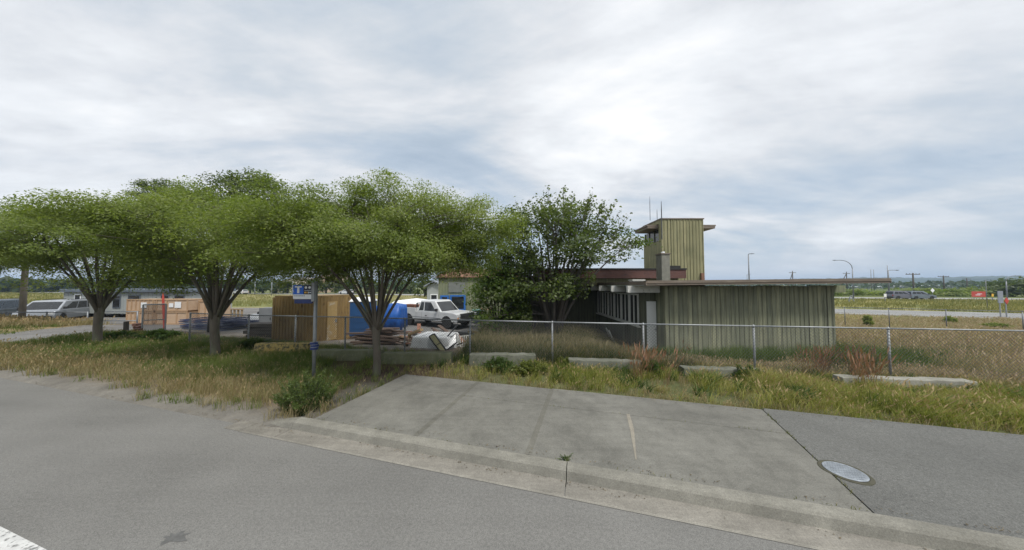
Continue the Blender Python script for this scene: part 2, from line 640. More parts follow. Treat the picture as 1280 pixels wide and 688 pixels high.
def sstep(x, a, b):
    t = np.clip((x - a) / (b - a), 0, 1)
    return t * t * (3 - 2 * t)


def vnoise(x, y, sc, seed=0):
    """smooth value noise, vectorised, 0..1"""
    x = np.asarray(x, float) * sc + seed * 17.3
    y = np.asarray(y, float) * sc - seed * 9.1
    xi, yi = np.floor(x), np.floor(y)
    fx, fy = x - xi, y - yi
    fx, fy = fx * fx * (3 - 2 * fx), fy * fy * (3 - 2 * fy)

    def h(a, b):
        q = np.sin(a * 127.1 + b * 311.7 + seed * 74.7) * 43758.5453
        return q - np.floor(q)
    return lerp(lerp(h(xi, yi), h(xi + 1, yi), fx), lerp(h(xi, yi + 1), h(xi + 1, yi + 1), fx), fy)


def fbm(x, y, sc, seed=0, o=4):
    v, a, t = 0, 1, 0
    for i in range(o):
        v = v + a * vnoise(x, y, sc * 2 ** i, seed + i)
        t += a
        a *= .5
    return v / t


S0 = -4.75      # left end of the concrete walk


def in_drive(x, y):
    return (x > -27.6 + .6 * np.sin(y)) & (x < -21.3) & (y < 19)


def ground(x, y):
    """height of the soil"""
    x, y = np.asarray(x, float), np.asarray(y, float)
    s, n = sn(x, y)
    z = np.where(n < 3.35, -.09, 0.0)
    edge = sstep(n, 3.3 , 3.75 + .0 * n)
    z = -.09 + edge * .125
    z = z + sstep(n, 6.4, 7.1) * .035
    z = z - sstep(n, 7.6, 9.4) * .17 - sstep(n, 9.4, 12.5) * .30
    und = sstep(s, S0 - .02, S0 + .1) * (1 - sstep(n, 6.25, 6.5)) * sstep(n, 3.3, 3.6)
    z = z * (1 - und) + (-.06) * und
    bump = (fbm(x, y, .9, 3) - .5) * .05 * sstep(n, 3.6, 4.4) * (1 - und)
    z = z + bump
    # the drive and the yard lie lower and even
    dr = sstep(x, -28.2, -27.4) * (1 - sstep(x, -21.6, -20.9)) * sstep(n, 3.3, 3.9)
    z = z * (1 - dr) + dr * (-.03 - .37 * sstep(n, 4, 12))
    z = z - .06 * sstep(y, 20, 40)
    return z


def gz(x, y):
    return float(ground(x, y))


def ground_tone(x, y):
    s, n = sn(x, y)
    N = len(x)
    c = np.zeros((N, 3))
    tan = np.array([.235, .185, .105])
    drt = np.array([.12, .10, .082])
    grn = np.array([.075, .098, .032])
    grv = np.array([.185, .175, .155])
    mul = np.array([.082, .056, .042])
    red = np.array([.20, .165, .095])
    yel = np.array([.30, .27, .10])
    f1, f2 = fbm(x, y, .35, 5), fbm(x, y, 1.4, 9)

    def put(col, w):
        nonlocal c
        w = np.clip(w, 0, 1)[:, None]
        c = c * (1 - w) + col * w
    put(drt, np.ones(N))
    verge = (n > 3.4) & (n < 9.5)
    put(tan, verge * (.35 + .5 * (f1 > .5)))
    put(grn, verge * sstep(n, 4.5, 5.8) * (.55 + .4 * f2))
    put(grv * .95, (n > 3.2) * (1 - sstep(n, 3.85, 4.3)) * .95)
    # brown litter round the third tree
    put(mul, np.exp(-(((s + 5.6) / 2.1) ** 2 + ((n - 6.9) / 1.5) ** 2)) * 1.4)
    put(grv * .55, np.exp(-(((s + 5.2) / .45) ** 2 + ((n - 4.9) / 1.3) ** 2)) * 1.2)
    # the yard
    yard = sstep(n, 9.0, 10.0) * (x < 1.5) * (y < 48)
    put(np.array([.17, .155, .135]), yard * .95)
    put(mul * 1.3, yard * (f1 > .52) * .5 * (y < 16))
    # behind the shed side and right field
    put(grn * .8, (x > -1.5) * (x < 7) * sstep(n, 8.6, 9.4) * (y < 19) * .8)
    rf = (x > 5) * sstep(n, 8.8, 9.6)
    put(red, rf * (y < 28) * .9)
    put(yel * (.75 + .5 * f2[:, None]), (y > 24) * (x > 5) * (.5 + .5 * sstep(f1, .35, .6)))
    put(grn * 1.5, (y > 24) * (x > 5) * (f1 < .45) * .7)
    put(grn * 1.3, (y > 62) * (x > -10) * .8)
    # far fields to the left
    lf = (y > 36) * (x < 5)
    put(yel * .8 + .03, lf * .9)
    put(grn * 1.6, lf * ((y > 38) & (y < 56)) * .55)
    put(grn * 1.2, (y > 95) * .75)
    # the islet of dry grass left of the drive
    put(tan * 1.05, (x < -27.6) * (n > 3.9) * (y < 21) * .9)
    return c * (.85 + .3 * f2[:, None])


def build_ground():
    def axis(a, b, step, far, growth=1.16):
        v = list(np.arange(a, b + 1e-6, step))
        d = step
        while v[-1] < far:
            d *= growth
            v.append(v[-1] + d)
        d = step
        while v[0] > -far:
            d *= growth
            v.insert(0, v[0] - d)
        return np.array(v)
    gx = axis(-32, 24, .28, 4500)
    gy = axis(-4, 24, .25, 4500)
    X, Y = np.meshgrid(gx, gy)
    x, y = X.ravel(), Y.ravel()
    z = ground(x, y)
    V = np.stack([x, y, z], 1)
    nx, ny = len(gx), len(gy)
    i = np.arange(ny - 1)[:, None] * nx + np.arange(nx - 1)[None, :]
    F = np.stack([i, i + 1, i + 1 + nx, i + nx], -1).reshape(-1, 4)
    o = np_mesh('ground', V, F, TERR, ground_tone(x, y))
    for p in o.data.polygons:
        p.use_smooth = True
    tag(o, 'soil, verge and fields around the road and yard', 'ground', kind='structure')


build_ground()


def sheet(name, poly, z, mat, label, cat, thick=None):
    mb = MB()
    if thick:
        mb.slab(poly, z - thick, z)
    else:
        mb.add([(x, y, z) for x, y in poly], [tuple(range(len(poly)))])
    return tag(mb.build(name, mat), label, cat, kind='structure')


def snbox(mb, s0, s1, n0, n1, z0, z1):
    mb.slab([xy(s0, n0), xy(s1, n0), xy(s1, n1), xy(s0, n1)], z0, z1)


# road
sheet('road', [xy(-400, -7.5), xy(400, -7.5), xy(400, 3.56), xy(-400, 3.56)], 0.0, ROAD, 'grey asphalt road running past the yard', 'road')
mb = MB()
for s in (-6.6, -13.2, -19.8, -26.4):
    mb.add([(*xy(a, b), .004) for a, b in ((s, 1.28), (s + 3.2, 1.28), (s + 3.2, 1.42), (s, 1.42))], [(0, 1, 2, 3)])
tag(mb.build('lane_marking', LINE), 'worn white dashed line painted on the asphalt', 'road marking', kind='structure')
# tar patch in the road
c = at(218, 672, 0)
mb = MB()
pts = []
for k in range(18):
    a = 2 * math.pi * k / 18
    r = .09 * (1 + .5 * random.uniform(-1, 1))
    pts.append((c.x + r * math.cos(a) * 1.4, c.y + r * math.sin(a) * .8, .004))
mb.add(pts, [tuple(range(18))])
tag(mb.build('tar_patch', pm('tar', (.085, .084, .08), (.13, .13, .125), 20, .7)), 'small dark tar patch on the asphalt', 'road patch', kind='structure')
# gutter pan, kerb, walks
mb = MB()
gs = [-6.2, -5.8, -5.0, -.30, 4.3, 9, 13.6, 18.2, 40]
for a, b in zip(gs[:-1], gs[1:]):
    snbox(mb, a + .006, b - .006, 3.385, 3.70, -.1, .008)
tag(mb.build('gutter', GUTM), 'pale concrete gutter beside the kerb', 'gutter', kind='structure')
mb = MB()
for a, b in zip(gs[1:-1], gs[2:]):
    a, b = max(a, -5.55) + .005, b - .005
    prof = [(3.655, -.1), (3.665, .0), (3.70, .105), (3.725, .128), (3.76, .137), (3.845, .139), (3.845, -.1)]
    cuts = [a]
    if a < S0:
        cuts += [-5.4, -5.2, -5.0, b] if b < -4.9 else [b]
    else:
        cuts += [b]
    rings = []
    for q in cuts:
        k = 1.0 if q > -4.98 else max(.25, (q + 5.75) / .75)
        rings.append([Vector((*xy(q, n), z * k if z > 0 else z)) for n, z in prof])
    mb.loft(rings)
tag(mb.build('kerb', KERBM), 'rounded concrete kerb along the walk', 'kerb', kind='structure')
# concrete walk: slabs with joints
mb = MB()
ss = [S0, -2.65, -.84]
for i, (a, b) in enumerate(zip(ss[:-1], ss[1:])):
    for (n0, n1) in ((3.852, 5.515), (5.525, 6.42)):
        snbox(mb, a + .008, b - .008, n0, n1, -.12, .130)
for (n0, n1) in ((3.852, 5.515), (5.523, 6.45)):
    e0, e1 = lerp(2.84, 3.18, (n0 - 3.85) / 2.6), lerp(2.84, 3.18, (n1 - 3.85) / 2.6)
    mb.slab([xy(-.832, n0), xy(e0 - .006, n0), xy(e1 - .006, n1), xy(-.832, n1)], -.12, .130)
tag(mb.build('sidewalk', CONC, bevel=.008), 'stained concrete sidewalk slabs behind the kerb', 'sidewalk', kind='structure')
# dark weathered joint strips, worn edge and the pale scrape
mb = MB()
rl = [(*xy(-5.8, 3.372), .0055), (*xy(30, 3.372), .0055), (*xy(30, 3.40), .0095), (*xy(-5.8, 3.40), .0095)]
mb.add(rl, [(0, 1, 2, 3)])
tag(mb.build('gutter_lip', slabmat('pale_lip', (.245, .232, .20))), 'pale worn outer lip of the gutter', 'gutter', kind='structure')
mb = MB()
for s in (-2.65, -.84):
    mb.add([(*xy(s + a, n), .1335) for a, n in ((-.05, 3.86), (.04, 3.86), (.05, 6.4), (-.04, 6.4))], [(0, 1, 2, 3)])
tag(mb.build('sidewalk_joint', slabmat('joint_stain', (.138, .133, .113))), 'dark weathered joints across the sidewalk', 'sidewalk joint', kind='structure')
p, q = at(785, 518, .13), at(795, 575, .13)
mb = MB()
mb.add([(p.x - .03, p.y, .1345), (p.x + .03, p.y, .1345), (p.x * .6 + q.x * .4 + .055, p.y * .6 + q.y * .4, .1345), (q.x + .01, q.y, .1345), (q.x - .01, q.y, .1345), (p.x * .5 + q.x * .5 - .01, p.y * .5 + q.y * .5, .1345)], [(0, 1, 2, 3, 4, 5)])
tag(mb.build('sidewalk_scrape', slabmat('pale_scrape', (.235, .215, .175))), 'pale narrow scrape mark on the sidewalk slab', 'sidewalk mark', kind='structure')
mb = MB()
mb.slab([xy(2.85, 3.852), xy(60, 3.852), xy(60, 6.35), xy(20, 6.42), xy(9, 6.45), xy(3.2, 6.52)], -.12, .127)
tag(mb.build('asphalt_path', PATHM), 'dark asphalt footpath beyond the concrete slabs', 'path', kind='structure')
# cover
c = at(1056, 590, .127)
mh = empty('manhole_cover', (c.x, c.y, .127), 0, 'round pale metal manhole cover set in the asphalt footpath', 'manhole cover')
mb = MB()
mb.lathe([(.0, .0), (.185, .0), (.195, .012), (.185, .016), (0.0, .016)], seg=40)
mb.build('lid', LID, mh)
mb = MB()
for i in range(-5, 6):
    for j in range(-5, 6):
        x, y = i * .032, j * .032
        if x * x + y * y < .165 ** 2:
            mb.box((x - .009, y - .009, .0155), (x + .009, y + .009, .020))
mb.build('grip_studs', LID, mh)
mb = MB()
prof = [(.198, .0), (.238, .0), (.236, .007), (.228, .010), (.205, .012), (.198, .010)]
rings = [[Vector((r * math.cos(a) * (1 + .03 * math.sin(5 * a)), r * math.sin(a) * (1 + .03 * math.sin(3 * a)), h)) for r, h in prof]
         for a in (2 * math.pi * k / 40 for k in range(41))]
mb.loft(rings, caps=False)
mb.build('dirt_collar', MUD, mh)

# the side drive, lot and the roads at the back
ydr = []
sheet('driveway', [xy(-21.5 - 1.5, 3.6), (-21.4, 10.2), (-21.6, 13), (-22.5, 16.0), (-22.5, 20.2), (-29, 20.2), (-28.0, 17), (-27.4, 14), (-26.4, 11.2), xy(-31, 3.6)], 0.0, YARDM, 'grey asphalt driveway into the yard', 'driveway')


def drape(name, poly, mat, label, cat, off, step=.6):
    """a sheet that follows the soil, off above it"""
    bm = bmesh.new()
    f = bm.faces.new([bm.verts.new((x, y, 0)) for x, y in poly])
    bmesh.ops.triangulate(bm, faces=[f])
    for _ in range(5):
        long = [e for e in bm.edges if e.calc_length() > step]
        if not long:
            break
        bmesh.ops.subdivide_edges(bm, edges=long, cuts=1)
        bmesh.ops.triangulate(bm, faces=bm.faces[:])
    for v in bm.verts:
        v.co.z = gz(v.co.x, v.co.y) + off
    me = bpy.data.meshes.new(name)
    bm.to_mesh(me)
    bm.free()
    me.materials.append(mat)
    o = bpy.data.objects.new(name, me)
    COL.objects.link(o)
    return tag(o, label, cat, kind='structure')


bpy.data.objects.remove(bpy.data.objects['driveway'])
drape('driveway', [(-21.9, 9.8), (-22.0, 13), (-22.6, 16.0), (-22.5, 20.6), (-28.6, 20.6), (-27.9, 17), (-27.4, 14), (-27.2, 11.2)], YARDM, 'grey asphalt driveway into the yard', 'driveway', .02)
sheet('yard', [(-50, 20.6), (-22.4, 20.6), (-18, 16.5), (-9.5, 15.2), (-2.5, 14.9), (-1.5, 17), (-1.5, 24), (-6, 34), (-50, 36)], -.355, YARDM, 'grey worn asphalt of the storage yard', 'yard')
# access road right
a, b = np.array([43, 23.2]), np.array([.91, -.41])
nn = np.array([.41, .91])
pts = [a + b * 130, a + b * 130 + nn * 8.6, a - b * 60 + nn * 8.6, a - b * 60]
sheet('access_road', [tuple(p) for p in pts], -.37, asphalt('pale_asphalt', .25, .2, 20), 'pale grey access road across the field', 'road')
pts = [(-400, 130), (400, 10), (400, 20), (-400, 140)]
sheet('highway', [(-600, 185), (-80, 91), (100, 56.5), (600, -40), (600, -30), (100, 65), (-80, 100), (-600, 195)], -.40, asphalt('highway_asphalt', .30, .2, 8), 'pale highway beyond the fields', 'road')

# ------------------------------------------------------------------ the building
BZ = -.42
bld = empty('station_building', (9.5, 12, BZ), 0, 'disused low building of green vertical boards with flat roof and a tower', 'building')


def bpart(mb, name, mat, bevel=0, smooth=False, parent=None):
    o = mb.build(name, mat, None, bevel, smooth, M=Matrix.Translation((-9.5, -12, -BZ)))
    o.parent = parent or bld
    return o


def blab(o, label):
    o['label'] = label
    return o


def battens(mb, x0, x1, y, z0, z1, step=.195, w=.035, d=.016):
    n = int((x1 - x0) / step)
    for i in range(n + 1):
        x = x0 + i * step + (random.uniform(-.03, .03) if 0 < i < n else 0)
        ww = w * random.uniform(.7, 1.35)
        mb.box((x - ww / 2, y - d * random.uniform(.7, 1.15), z0 + random.uniform(0, .05)), (x + ww / 2, y + .01, z1))


# front block
mb = MB()
mb.box((6.42, 11.6, BZ - .2), (13.55, 18.8, 2.47))
battens(mb, 6.45, 13.53, 11.6, BZ - .1, 2.46)
blab(bpart(mb, 'wall', SHED), 'weathered grey green board wall of the front block')
# porch wall with the white door, side wall with windows
mb = MB()
mb.box((5.75, 12.32, BZ - .2), (6.40, 12.5, 2.46))
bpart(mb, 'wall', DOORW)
dx0, dx1 = (807 - CX) / FPX * 12.3, (819 - CX) / FPX * 12.3
mb = MB()
mb.box((dx0, 12.262, BZ + .02), (dx1, 12.315, 1.79))
door = blab(bpart(mb, 'door', DOORM, .01), 'plain white door under the porch roof')
mb = MB()
mb.lathe([(.0, 0), (.03, .0), (.03, -.05), (0, -.06)], (dx1 - .06, 12.26, .55), 12, 'Y')
h = mb.build('handle', GALV, None, M=Matrix.Translation((-9.5, -12, -BZ)))
h.parent = door
mb = MB()
mb.box((dx0 - .06, 12.25, BZ), (dx0 - .004, 12.318, 1.85))
mb.box((dx1 + .004, 12.25, BZ), (dx1 + .06, 12.318, 1.85))
mb.box((dx0 - .003, 12.25, 1.795), (dx1 + .003, 12.318, 1.85))
bpart(mb, 'door_frame', DOORW)
# side wall: below and above the sill
mb = MB()
mb.box((5.75, 12.51, BZ - .2), (6.38, 18.6, .60))
mb.box((5.75, 12.51, 2.12), (6.38, 18.6, 2.46))
for y in np.arange(12.9, 18.5, .22):
    mb.box((5.72, y - .02, BZ), (5.76, y + .02, .60))
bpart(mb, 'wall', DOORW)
mb = MB()
mb.box((5.66, 12.36, .605), (5.95, 18.6, .66))
bpart(mb, 'window_sill', WHT)
ys = np.linspace(12.55, 18.5, 7)
for i in range(6):
    a, b = ys[i], ys[i + 1]
    mb = MB()
    for (p, q) in ((a + .02, a + .09), (b - .09, b - .02)):
        mb.box((5.72, p, .665), (5.82, q, 2.115))
    mb.box((5.725, a + .091, .665), (5.815, b - .091, .72))
    mb.box((5.725, a + .091, 2.05), (5.815, b - .091, 2.115))
    mb.box((5.73, (a + b) / 2 - .025, .721), (5.81, (a + b) / 2 + .025, 2.049))
    w = bpart(mb, 'window', WHT)
    mb = MB()
    mb.box((5.768, a + .095, .722), (5.774, (a + b) / 2 - .026, 2.048))
    mb.box((5.768, (a + b) / 2 + .026, .722), (5.774, b - .095, 2.048))
    bpart(mb, 'pane', GLASSD, parent=w)
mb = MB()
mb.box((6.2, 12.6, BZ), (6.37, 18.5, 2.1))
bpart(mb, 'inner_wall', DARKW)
# back wing behind the trees
mb = MB()
mb.box((-.2, 18.61, BZ - .2), (6.4, 19.2, 2.5))
battens(mb, -.1, 5.6, 18.61, BZ, 2.49, .22)
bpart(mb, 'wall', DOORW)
mb = MB()
mb.box((-5.88, 22, BZ - .2), (3, 27, 3.12))
battens(mb, -5.82, 2.9, 22, BZ, 3.11, .22, .035)
blab(bpart(mb, 'wall', WING), 'paler green board wall of the back wing')
mb = MB()
mb.loft([[Vector((-6.05, 21.8, 3.12)), Vector((1.0, 21.8, 3.12)), Vector((1.0, 27.2, 3.12)), Vector((-6.05, 27.2, 3.12))],
         [Vector((-6.05, 21.8, 3.20)), Vector((1.0, 21.8, 3.20)), Vector((1.0, 27.2, 3.20)), Vector((-6.05, 27.2, 3.20))],
         [Vector((-5.1, 22.7, 3.86)), Vector((.4, 22.7, 3.86)), Vector((.4, 26.3, 3.86)), Vector((-5.1, 26.3, 3.86))]])
blab(bpart(mb, 'roof', FASL), 'rust brown hipped roof edge of the back wing')
mb = MB()
mb.box((-5.05, 21.935, 1.95), (-3.75, 21.96, 2.75))
bpart(mb, 'window_board', pm('grey_board', (.20, .21, .19), (.15, .16, .145), 2, .8))
# blue framed doors standing on the back wing
for (pa, pb, top) in ((550.5, 561, 369.5), (562.5, 582, 369)):
    xa, xb = (pa - CX) / FPX * 21.8, (pb - CX) / FPX * 21.8
    zt = HC - (top - 357) / FPX * 21.8
    mb = MB()
    mb.box((xa, 21.80, BZ), (xa + .13, 21.955, zt))
    mb.box((xb - .13, 21.80, BZ), (xb, 21.955, zt))
    mb.box((xa + .131, 21.80, zt - .13), (xb - .131, 21.955, zt))
    mb.box((xa + .131, 21.82, .55), (xb - .131, 21.95, .63))
    d = blab(bpart(mb, 'door', BLUEF), 'bright blue framed door')
    mb = MB()
    mb.box((xa + .135, 21.90, BZ + .02), (xb - .135, 21.92, .54))
    mb.box((xa + .135, 21.90, .64), (xb - .135, 21.92, zt - .135))
    bpart(mb, 'pane', GLASSD, parent=d)
# roof of the front block, with its long brown edge
mb = MB()
rx0, rx1 = (808 - CX) / FPX * 10.8, (1112 - CX) / FPX * 10.8


def roofbox(x0, x1, y0, y1, t0, t1, tilt=.010):
    vs = []
    for z in (t0, t1):
        for (x, y) in ((x0, y0), (x1, y0), (x1, y1), (x0, y1)):
            vs.append((x, y, z + (x - 5) * tilt))
    mb.add(vs, [(3, 2, 1, 0), (4, 5, 6, 7), (0, 1, 5, 4), (1, 2, 6, 5), (2, 3, 7, 6), (3, 0, 4, 7)])


roofbox(rx0 + .02, rx1 - .02, 10.83, 19.2, 2.51, 2.63)
bpart(mb, 'roof', ROOFT)
mb = MB()
roofbox(rx0, rx1, 10.79, 10.826, 2.495, 2.575)
roofbox(rx0, rx1, 10.765, 10.826, 2.578, 2.685)
roofbox(rx0 - .035, rx0 - .001, 10.77, 19.2, 2.495, 2.66)
roofbox(rx1 + .001, rx1 + .035, 10.77, 19.2, 2.495, 2.66)
blab(bpart(mb, 'fascia', ROOFE), 'weathered brown board along the flat roof edge')
for y in (12.55, 15.2):
    mb = MB()
    mb.box((13.6, y, 2.18), (15.2, y + .15, 2.50))
    bpart(mb, 'roof_beam', WING)
mb = MB()
mb.box((.1, 17.3, 2.51), (4.95, 21.9, 2.66))
bpart(mb, 'roof', ROOFE)
for y, w in ((12.0, .16), (13.95, .14), (15.9, .14), (17.5, .14)):
    mb = MB()
    mb.box((5.03, y - w / 2, 2.185), (5.70 if y > 12.2 else 6.40, y + w / 2, 2.485))
    mb.box((5.0, y - w / 2 - .01, 2.20), (5.035, y + w / 2 + .01, 2.47))
    bpart(mb, 'roof_beam', WHT)
mb = MB()
mb.box((4.2, 18.2, 2.2), (5.0, 18.3, 2.48))
bpart(mb, 'roof_beam', WHT)
# white notice board and broken panel lying against the side wall
# upper storey
mb = MB()
mb.box((2.2, 17.0, 2.5), (10.25, 21, 3.03))
battens(mb, 2.3, 10.2, 17.0, 2.6, 3.02, .22, .04)
bpart(mb, 'wall', TOWR)
mb = MB()
fx0, fx1 = 1.6, (858 - CX) / FPX * 16.5
mb.box((fx0, 16.5, 2.93), (fx1, 20.9, 3.44))
blab(bpart(mb, 'fascia', FASC), 'red brown band round the upper roof')
mb = MB()
mb.box((fx0 - .03, 16.46, 3.445), (fx1 + .03, 20.94, 3.53))
bpart(mb, 'roof_cap', DARKW)
mb = MB()
xa = (838 - CX) / FPX * 17
mb.box((xa, 17.0, 3.535), (xa + .65, 17.8, 3.72))
bpart(mb, 'roof_hatch', DARKW)
# tower
tx0, tx1 = (827.5 - CX) / FPX * 18, (881 - CX) / FPX * 18
tz = HC + (357 - 273) / FPX * 18
mb = MB()
mb.box((tx0, 18, 2.4), (tx1, 20.4, 5.45))
mb.box((tx0 + .16, 18.002, 5.451), (tx1, 20.398, 6.28))
mb.box((tx0, 18, 5.451), (tx1, 18.3, tz - .04))
mb.box((tx0, 18.301, 6.62), (tx1, 20.4, tz - .04))
battens(mb, tx0 + .02, tx1, 18, 2.5, tz - .05, .21, .045, .03)
blab(bpart(mb, 'tower_wall', TOWR), 'mustard green board wall of the tower')
mb = MB()
mb.box((tx0 - .04, 17.95, tz - .038), (tx1 + .04, 20.45, tz + .03))
bpart(mb, 'tower_cap', ROOFE)
mb = MB()
mb.box((tx0 - .72, 18.31, 6.32), (tx1 + 1.0, 20.2, 6.46))
mb.box((tx0 - .77, 18.305, 6.465), (tx1 + 1.05, 20.25, 6.56))
blab(bpart(mb, 'tower_eaves', ROOFE), 'flat eaves slab jutting from both sides of the tower')
mb = MB()
mb.box((tx0 + .10, 18.35, 5.5), (tx0 + .155, 20.35, 6.27))
w = bpart(mb, 'window', GLASSD)
for y in (18.33, 19.0, 19.7, 20.33):
    mb = MB()
    mb.box((tx0 + .06, y - .03, 5.46), (tx0 + .095, y + .03, 6.28))
    bpart(mb, 'mullion', DOORW, parent=w)
mb = MB()
bx = (877 - CX) / FPX * 18
mb.box((bx - .1, 17.85, 2.65), (bx + .1, 17.965, 3.3))
bpart(mb, 'meter_box', REDM if False else FASL)
# chimney
mb = MB()
cx0, cx1 = (827.5 - CX) / FPX * 14, (838 - CX) / FPX * 14
cz = HC + (357 - 318) / FPX * 14
mb.box((cx0, 14, 2.4), (cx1, 14.55, cz))
ch = bpart(mb, 'chimney', CHIM, .01)
mb = MB()
mb.box((cx0 - .03, 13.97, cz + .002), (cx1 + .03, 14.58, cz + .06))
bpart(mb, 'cap', ROOFE, parent=ch)
mb = MB()
mb.lathe([(.07, cz + .06), (.09, cz + .10), (.075, cz + .16), (0, cz + .17)], ((cx0 + cx1) / 2, 14.25, 0), 12)
bpart(mb, 'flue_pot', SIGNW, parent=ch)
# roof vent
vx0, vx1 = (790 - CX) / FPX * 13, (806 - CX) / FPX * 13
mb = MB()
mb.box((vx0 + .05, 13, 2.5), (vx1 - .05, 13.4, 2.72))
mb.box((vx0, 12.95, 2.722), (vx1, 13.45, 2.78))
bpart(mb, 'roof_vent', WHT)
# antennas
for px, ptop, pbot, Y, r in ((826.3, 252, 300, 18.1, .035), (812.2, 246, 276, 20, .02), (821, 262, 278, 20, .02)):
    x = (px - CX) / FPX * Y
    mb = MB()
    z0, z1 = HC + (357 - pbot) / FPX * Y, HC + (357 - ptop) / FPX * Y
    mb.tube([(x, Y - .22, z0), (x, Y - .22, lerp(z0, z1, .75)), (x, Y - .22, z1)], [r, r, r * .4], 6)
    if r > .03:
        mb.bar((x, Y - .22, z0 + .2), (x + .15, Y, z0 + .2), .03)
    bpart(mb, 'antenna', WIRE)


# ------------------------------------------------------------------ fences
def chain_fence(name, label, pts, H, posts_every=None, wire=.0034, cell=.09, post_r=.028, zoff=0.0, railtop=True, mesh=True, mat=None):
    mat = mat or GALV
    """pts: post places (x, y); real crossing wires"""
    base = empty(name, (pts[0][0], pts[0][1], gz(*pts[0])), 0, label, 'fence')
    o = Vector(base.location)
    T = Matrix.Translation(-o)
    tops = []
    for (x, y) in pts:
        z = gz(x, y)
        zt = H if not callable(H) else H(x, y)
        tops.append(Vector((x, y, zt)))
        mb = MB()
        mb.tube([(x, y, z - .15), (x, y, zt - .02)], post_r, 10)
        mb.lathe([(post_r * 1.2, zt - .03), (post_r * 1.25, zt), (post_r * .7, zt + .035), (0, zt + .045)], (x, y, 0), 10)
        mb.build('post', mat, base, smooth=True, M=T)
    if railtop:
        mb = MB()
        for p, q in zip(tops[:-1], tops[1:]):
            mb.tube([p, q], post_r * .75, 8)
        mb.build('top_rail', mat, base, smooth=True, M=T)
    if mesh:
        mb = MB()
        for p, q in zip(tops[:-1], tops[1:]):
            L = (q.xy - p.xy).length
            z0 = max(gz(p.x, p.y), gz(q.x, q.y)) + .03
            h = min(p.z, q.z) - z0
            d = (q.xy - p.xy) / L
            off = Vector((-d.y, d.x)) * -.03
            k = -h
            while k < L:
                for sgn in (1, -1):
                    a0, a1 = max(k, 0), min(k + h, L)
                    if a1 - a0 < .02:
                        continue
                    za, zb = (z0 + (a0 - k), z0 + (a1 - k)) if sgn > 0 else (z0 + h - (a0 - k), z0 + h - (a1 - k))
                    A = p.xy + d * a0 + off * (1 + .1 * sgn)
                    B = p.xy + d * a1 + off * (1 + .1 * sgn)
                    mb.tube([(A.x, A.y, za), (B.x, B.y, zb)], wire, 3, caps=False)
                k += cell
        mb.build('wire_mesh', WIRE, base, M=T)
    return base


RZ = 1.34
K = FPX * (HC - RZ)
fp = []
for px, py in ((240, 391.6), (313, 394), (371, 395.2), (433, 396.4), (507, 398.2), (588, 400.3), (690, 402.6), (803, 405), (940, 407.5), (1107, 410.4), (1310, 414)):
    d = K / (py - 357)
    fp.append(((px - CX) / FPX * d, d))
chain_fence('chain_link_fence', 'long silver chain link fence between the verge and the yard', fp, RZ)

# second fence beyond the field, wire only at the top
fp2 = [((px - CX) / FPX * Y, Y) for px, Y in ((1054, 19.2), (1109, 18.3), (1180, 17.3), (1275, 16.2))]
fp2 = [(14.6, 21.0)] + fp2 + [(34.5, 15.0)]
chain_fence('wire_fence', 'thin farther fence of slim posts in the reddish grass', fp2, .98, post_r=.022, wire=.0016, cell=.12, mat=POLEG)


def barrier(px0, px1, pybot, htop, mat, label, zb=-.02, depth=.38, name='concrete_barrier', py1=None, sunk=.15, top_w=.5):
    a = at(px0, pybot, zb)
    b = at(px1, py1 or pybot, zb)
    L = (b - a).length
    ang = math.atan2(b.y - a.y, b.x - a.x)
    c = (a + b) / 2
    o = empty(name, (c.x, c.y, zb), ang, label, 'barrier', None)
    rnd = random.Random(int(px0))
    prof = [(-depth / 2, -sunk), (-depth / 2, htop * .35), (-depth * top_w / 2, htop), (depth * top_w / 2, htop), (depth / 2, htop * .35), (depth / 2, -sunk)]
    n = 16
    rings = []
    for i in range(n + 1):
        x = -L / 2 + L * i / n
        j = 0 if i in (0, n) else rnd.uniform(-.012, .012)
        rings.append([Vector((x, y + depth / 2 + rnd.uniform(-.006, .006), z + (j if z > .1 else 0))) for y, z in prof])
    mb = MB()
    mb.loft(rings)
    mb.build('block', mat, o, bevel=.018)
    for q in (-.3, .3):
        mb = MB()
        mb.cyl((L * q, .02, htop * .42), (L * q, -.02 + depth * .16, htop * .42), .035, 10)
        if htop > .31:
            mb.build('lifting_hole', DARKW, o)
    return o


barrier(316, 384, 446, .44, BARY, 'concrete barrier with worn yellow paint before the ochre container', -.03, top_w=.75)
barrier(388, 474, 455.5, .42, BARM, 'mossy green concrete barrier behind the bus stop pole', -.03, top_w=.8)
barrier(475, 563, 460, .42, BARM, 'mossy concrete barrier behind the third tree, right of the bus stop', -.03, top_w=.8)
barrier(586, 670, 461, .40, BARC, 'clean grey concrete barrier in front of the overgrown tree', -.02, top_w=.8)
barrier(711, 805, 466, .36, BARC, 'grey concrete barrier half hidden in grass before the porch', -.02, py1=470, top_w=.8)
barrier(856, 960, 472, .24, BARC, 'low concrete barrier sunk in weeds before the green board wall', -.02, py1=476, top_w=.8)
barrier(1055, 1225, 483, .21, pm('pale_stone', (.30, .29, .25), (.2, .195, .16), 3, .9, bump=.4), 'long low pale kerb stone lying in the grass at right', .0, py1=489, top_w=.9, name='kerb_stone', depth=.29)


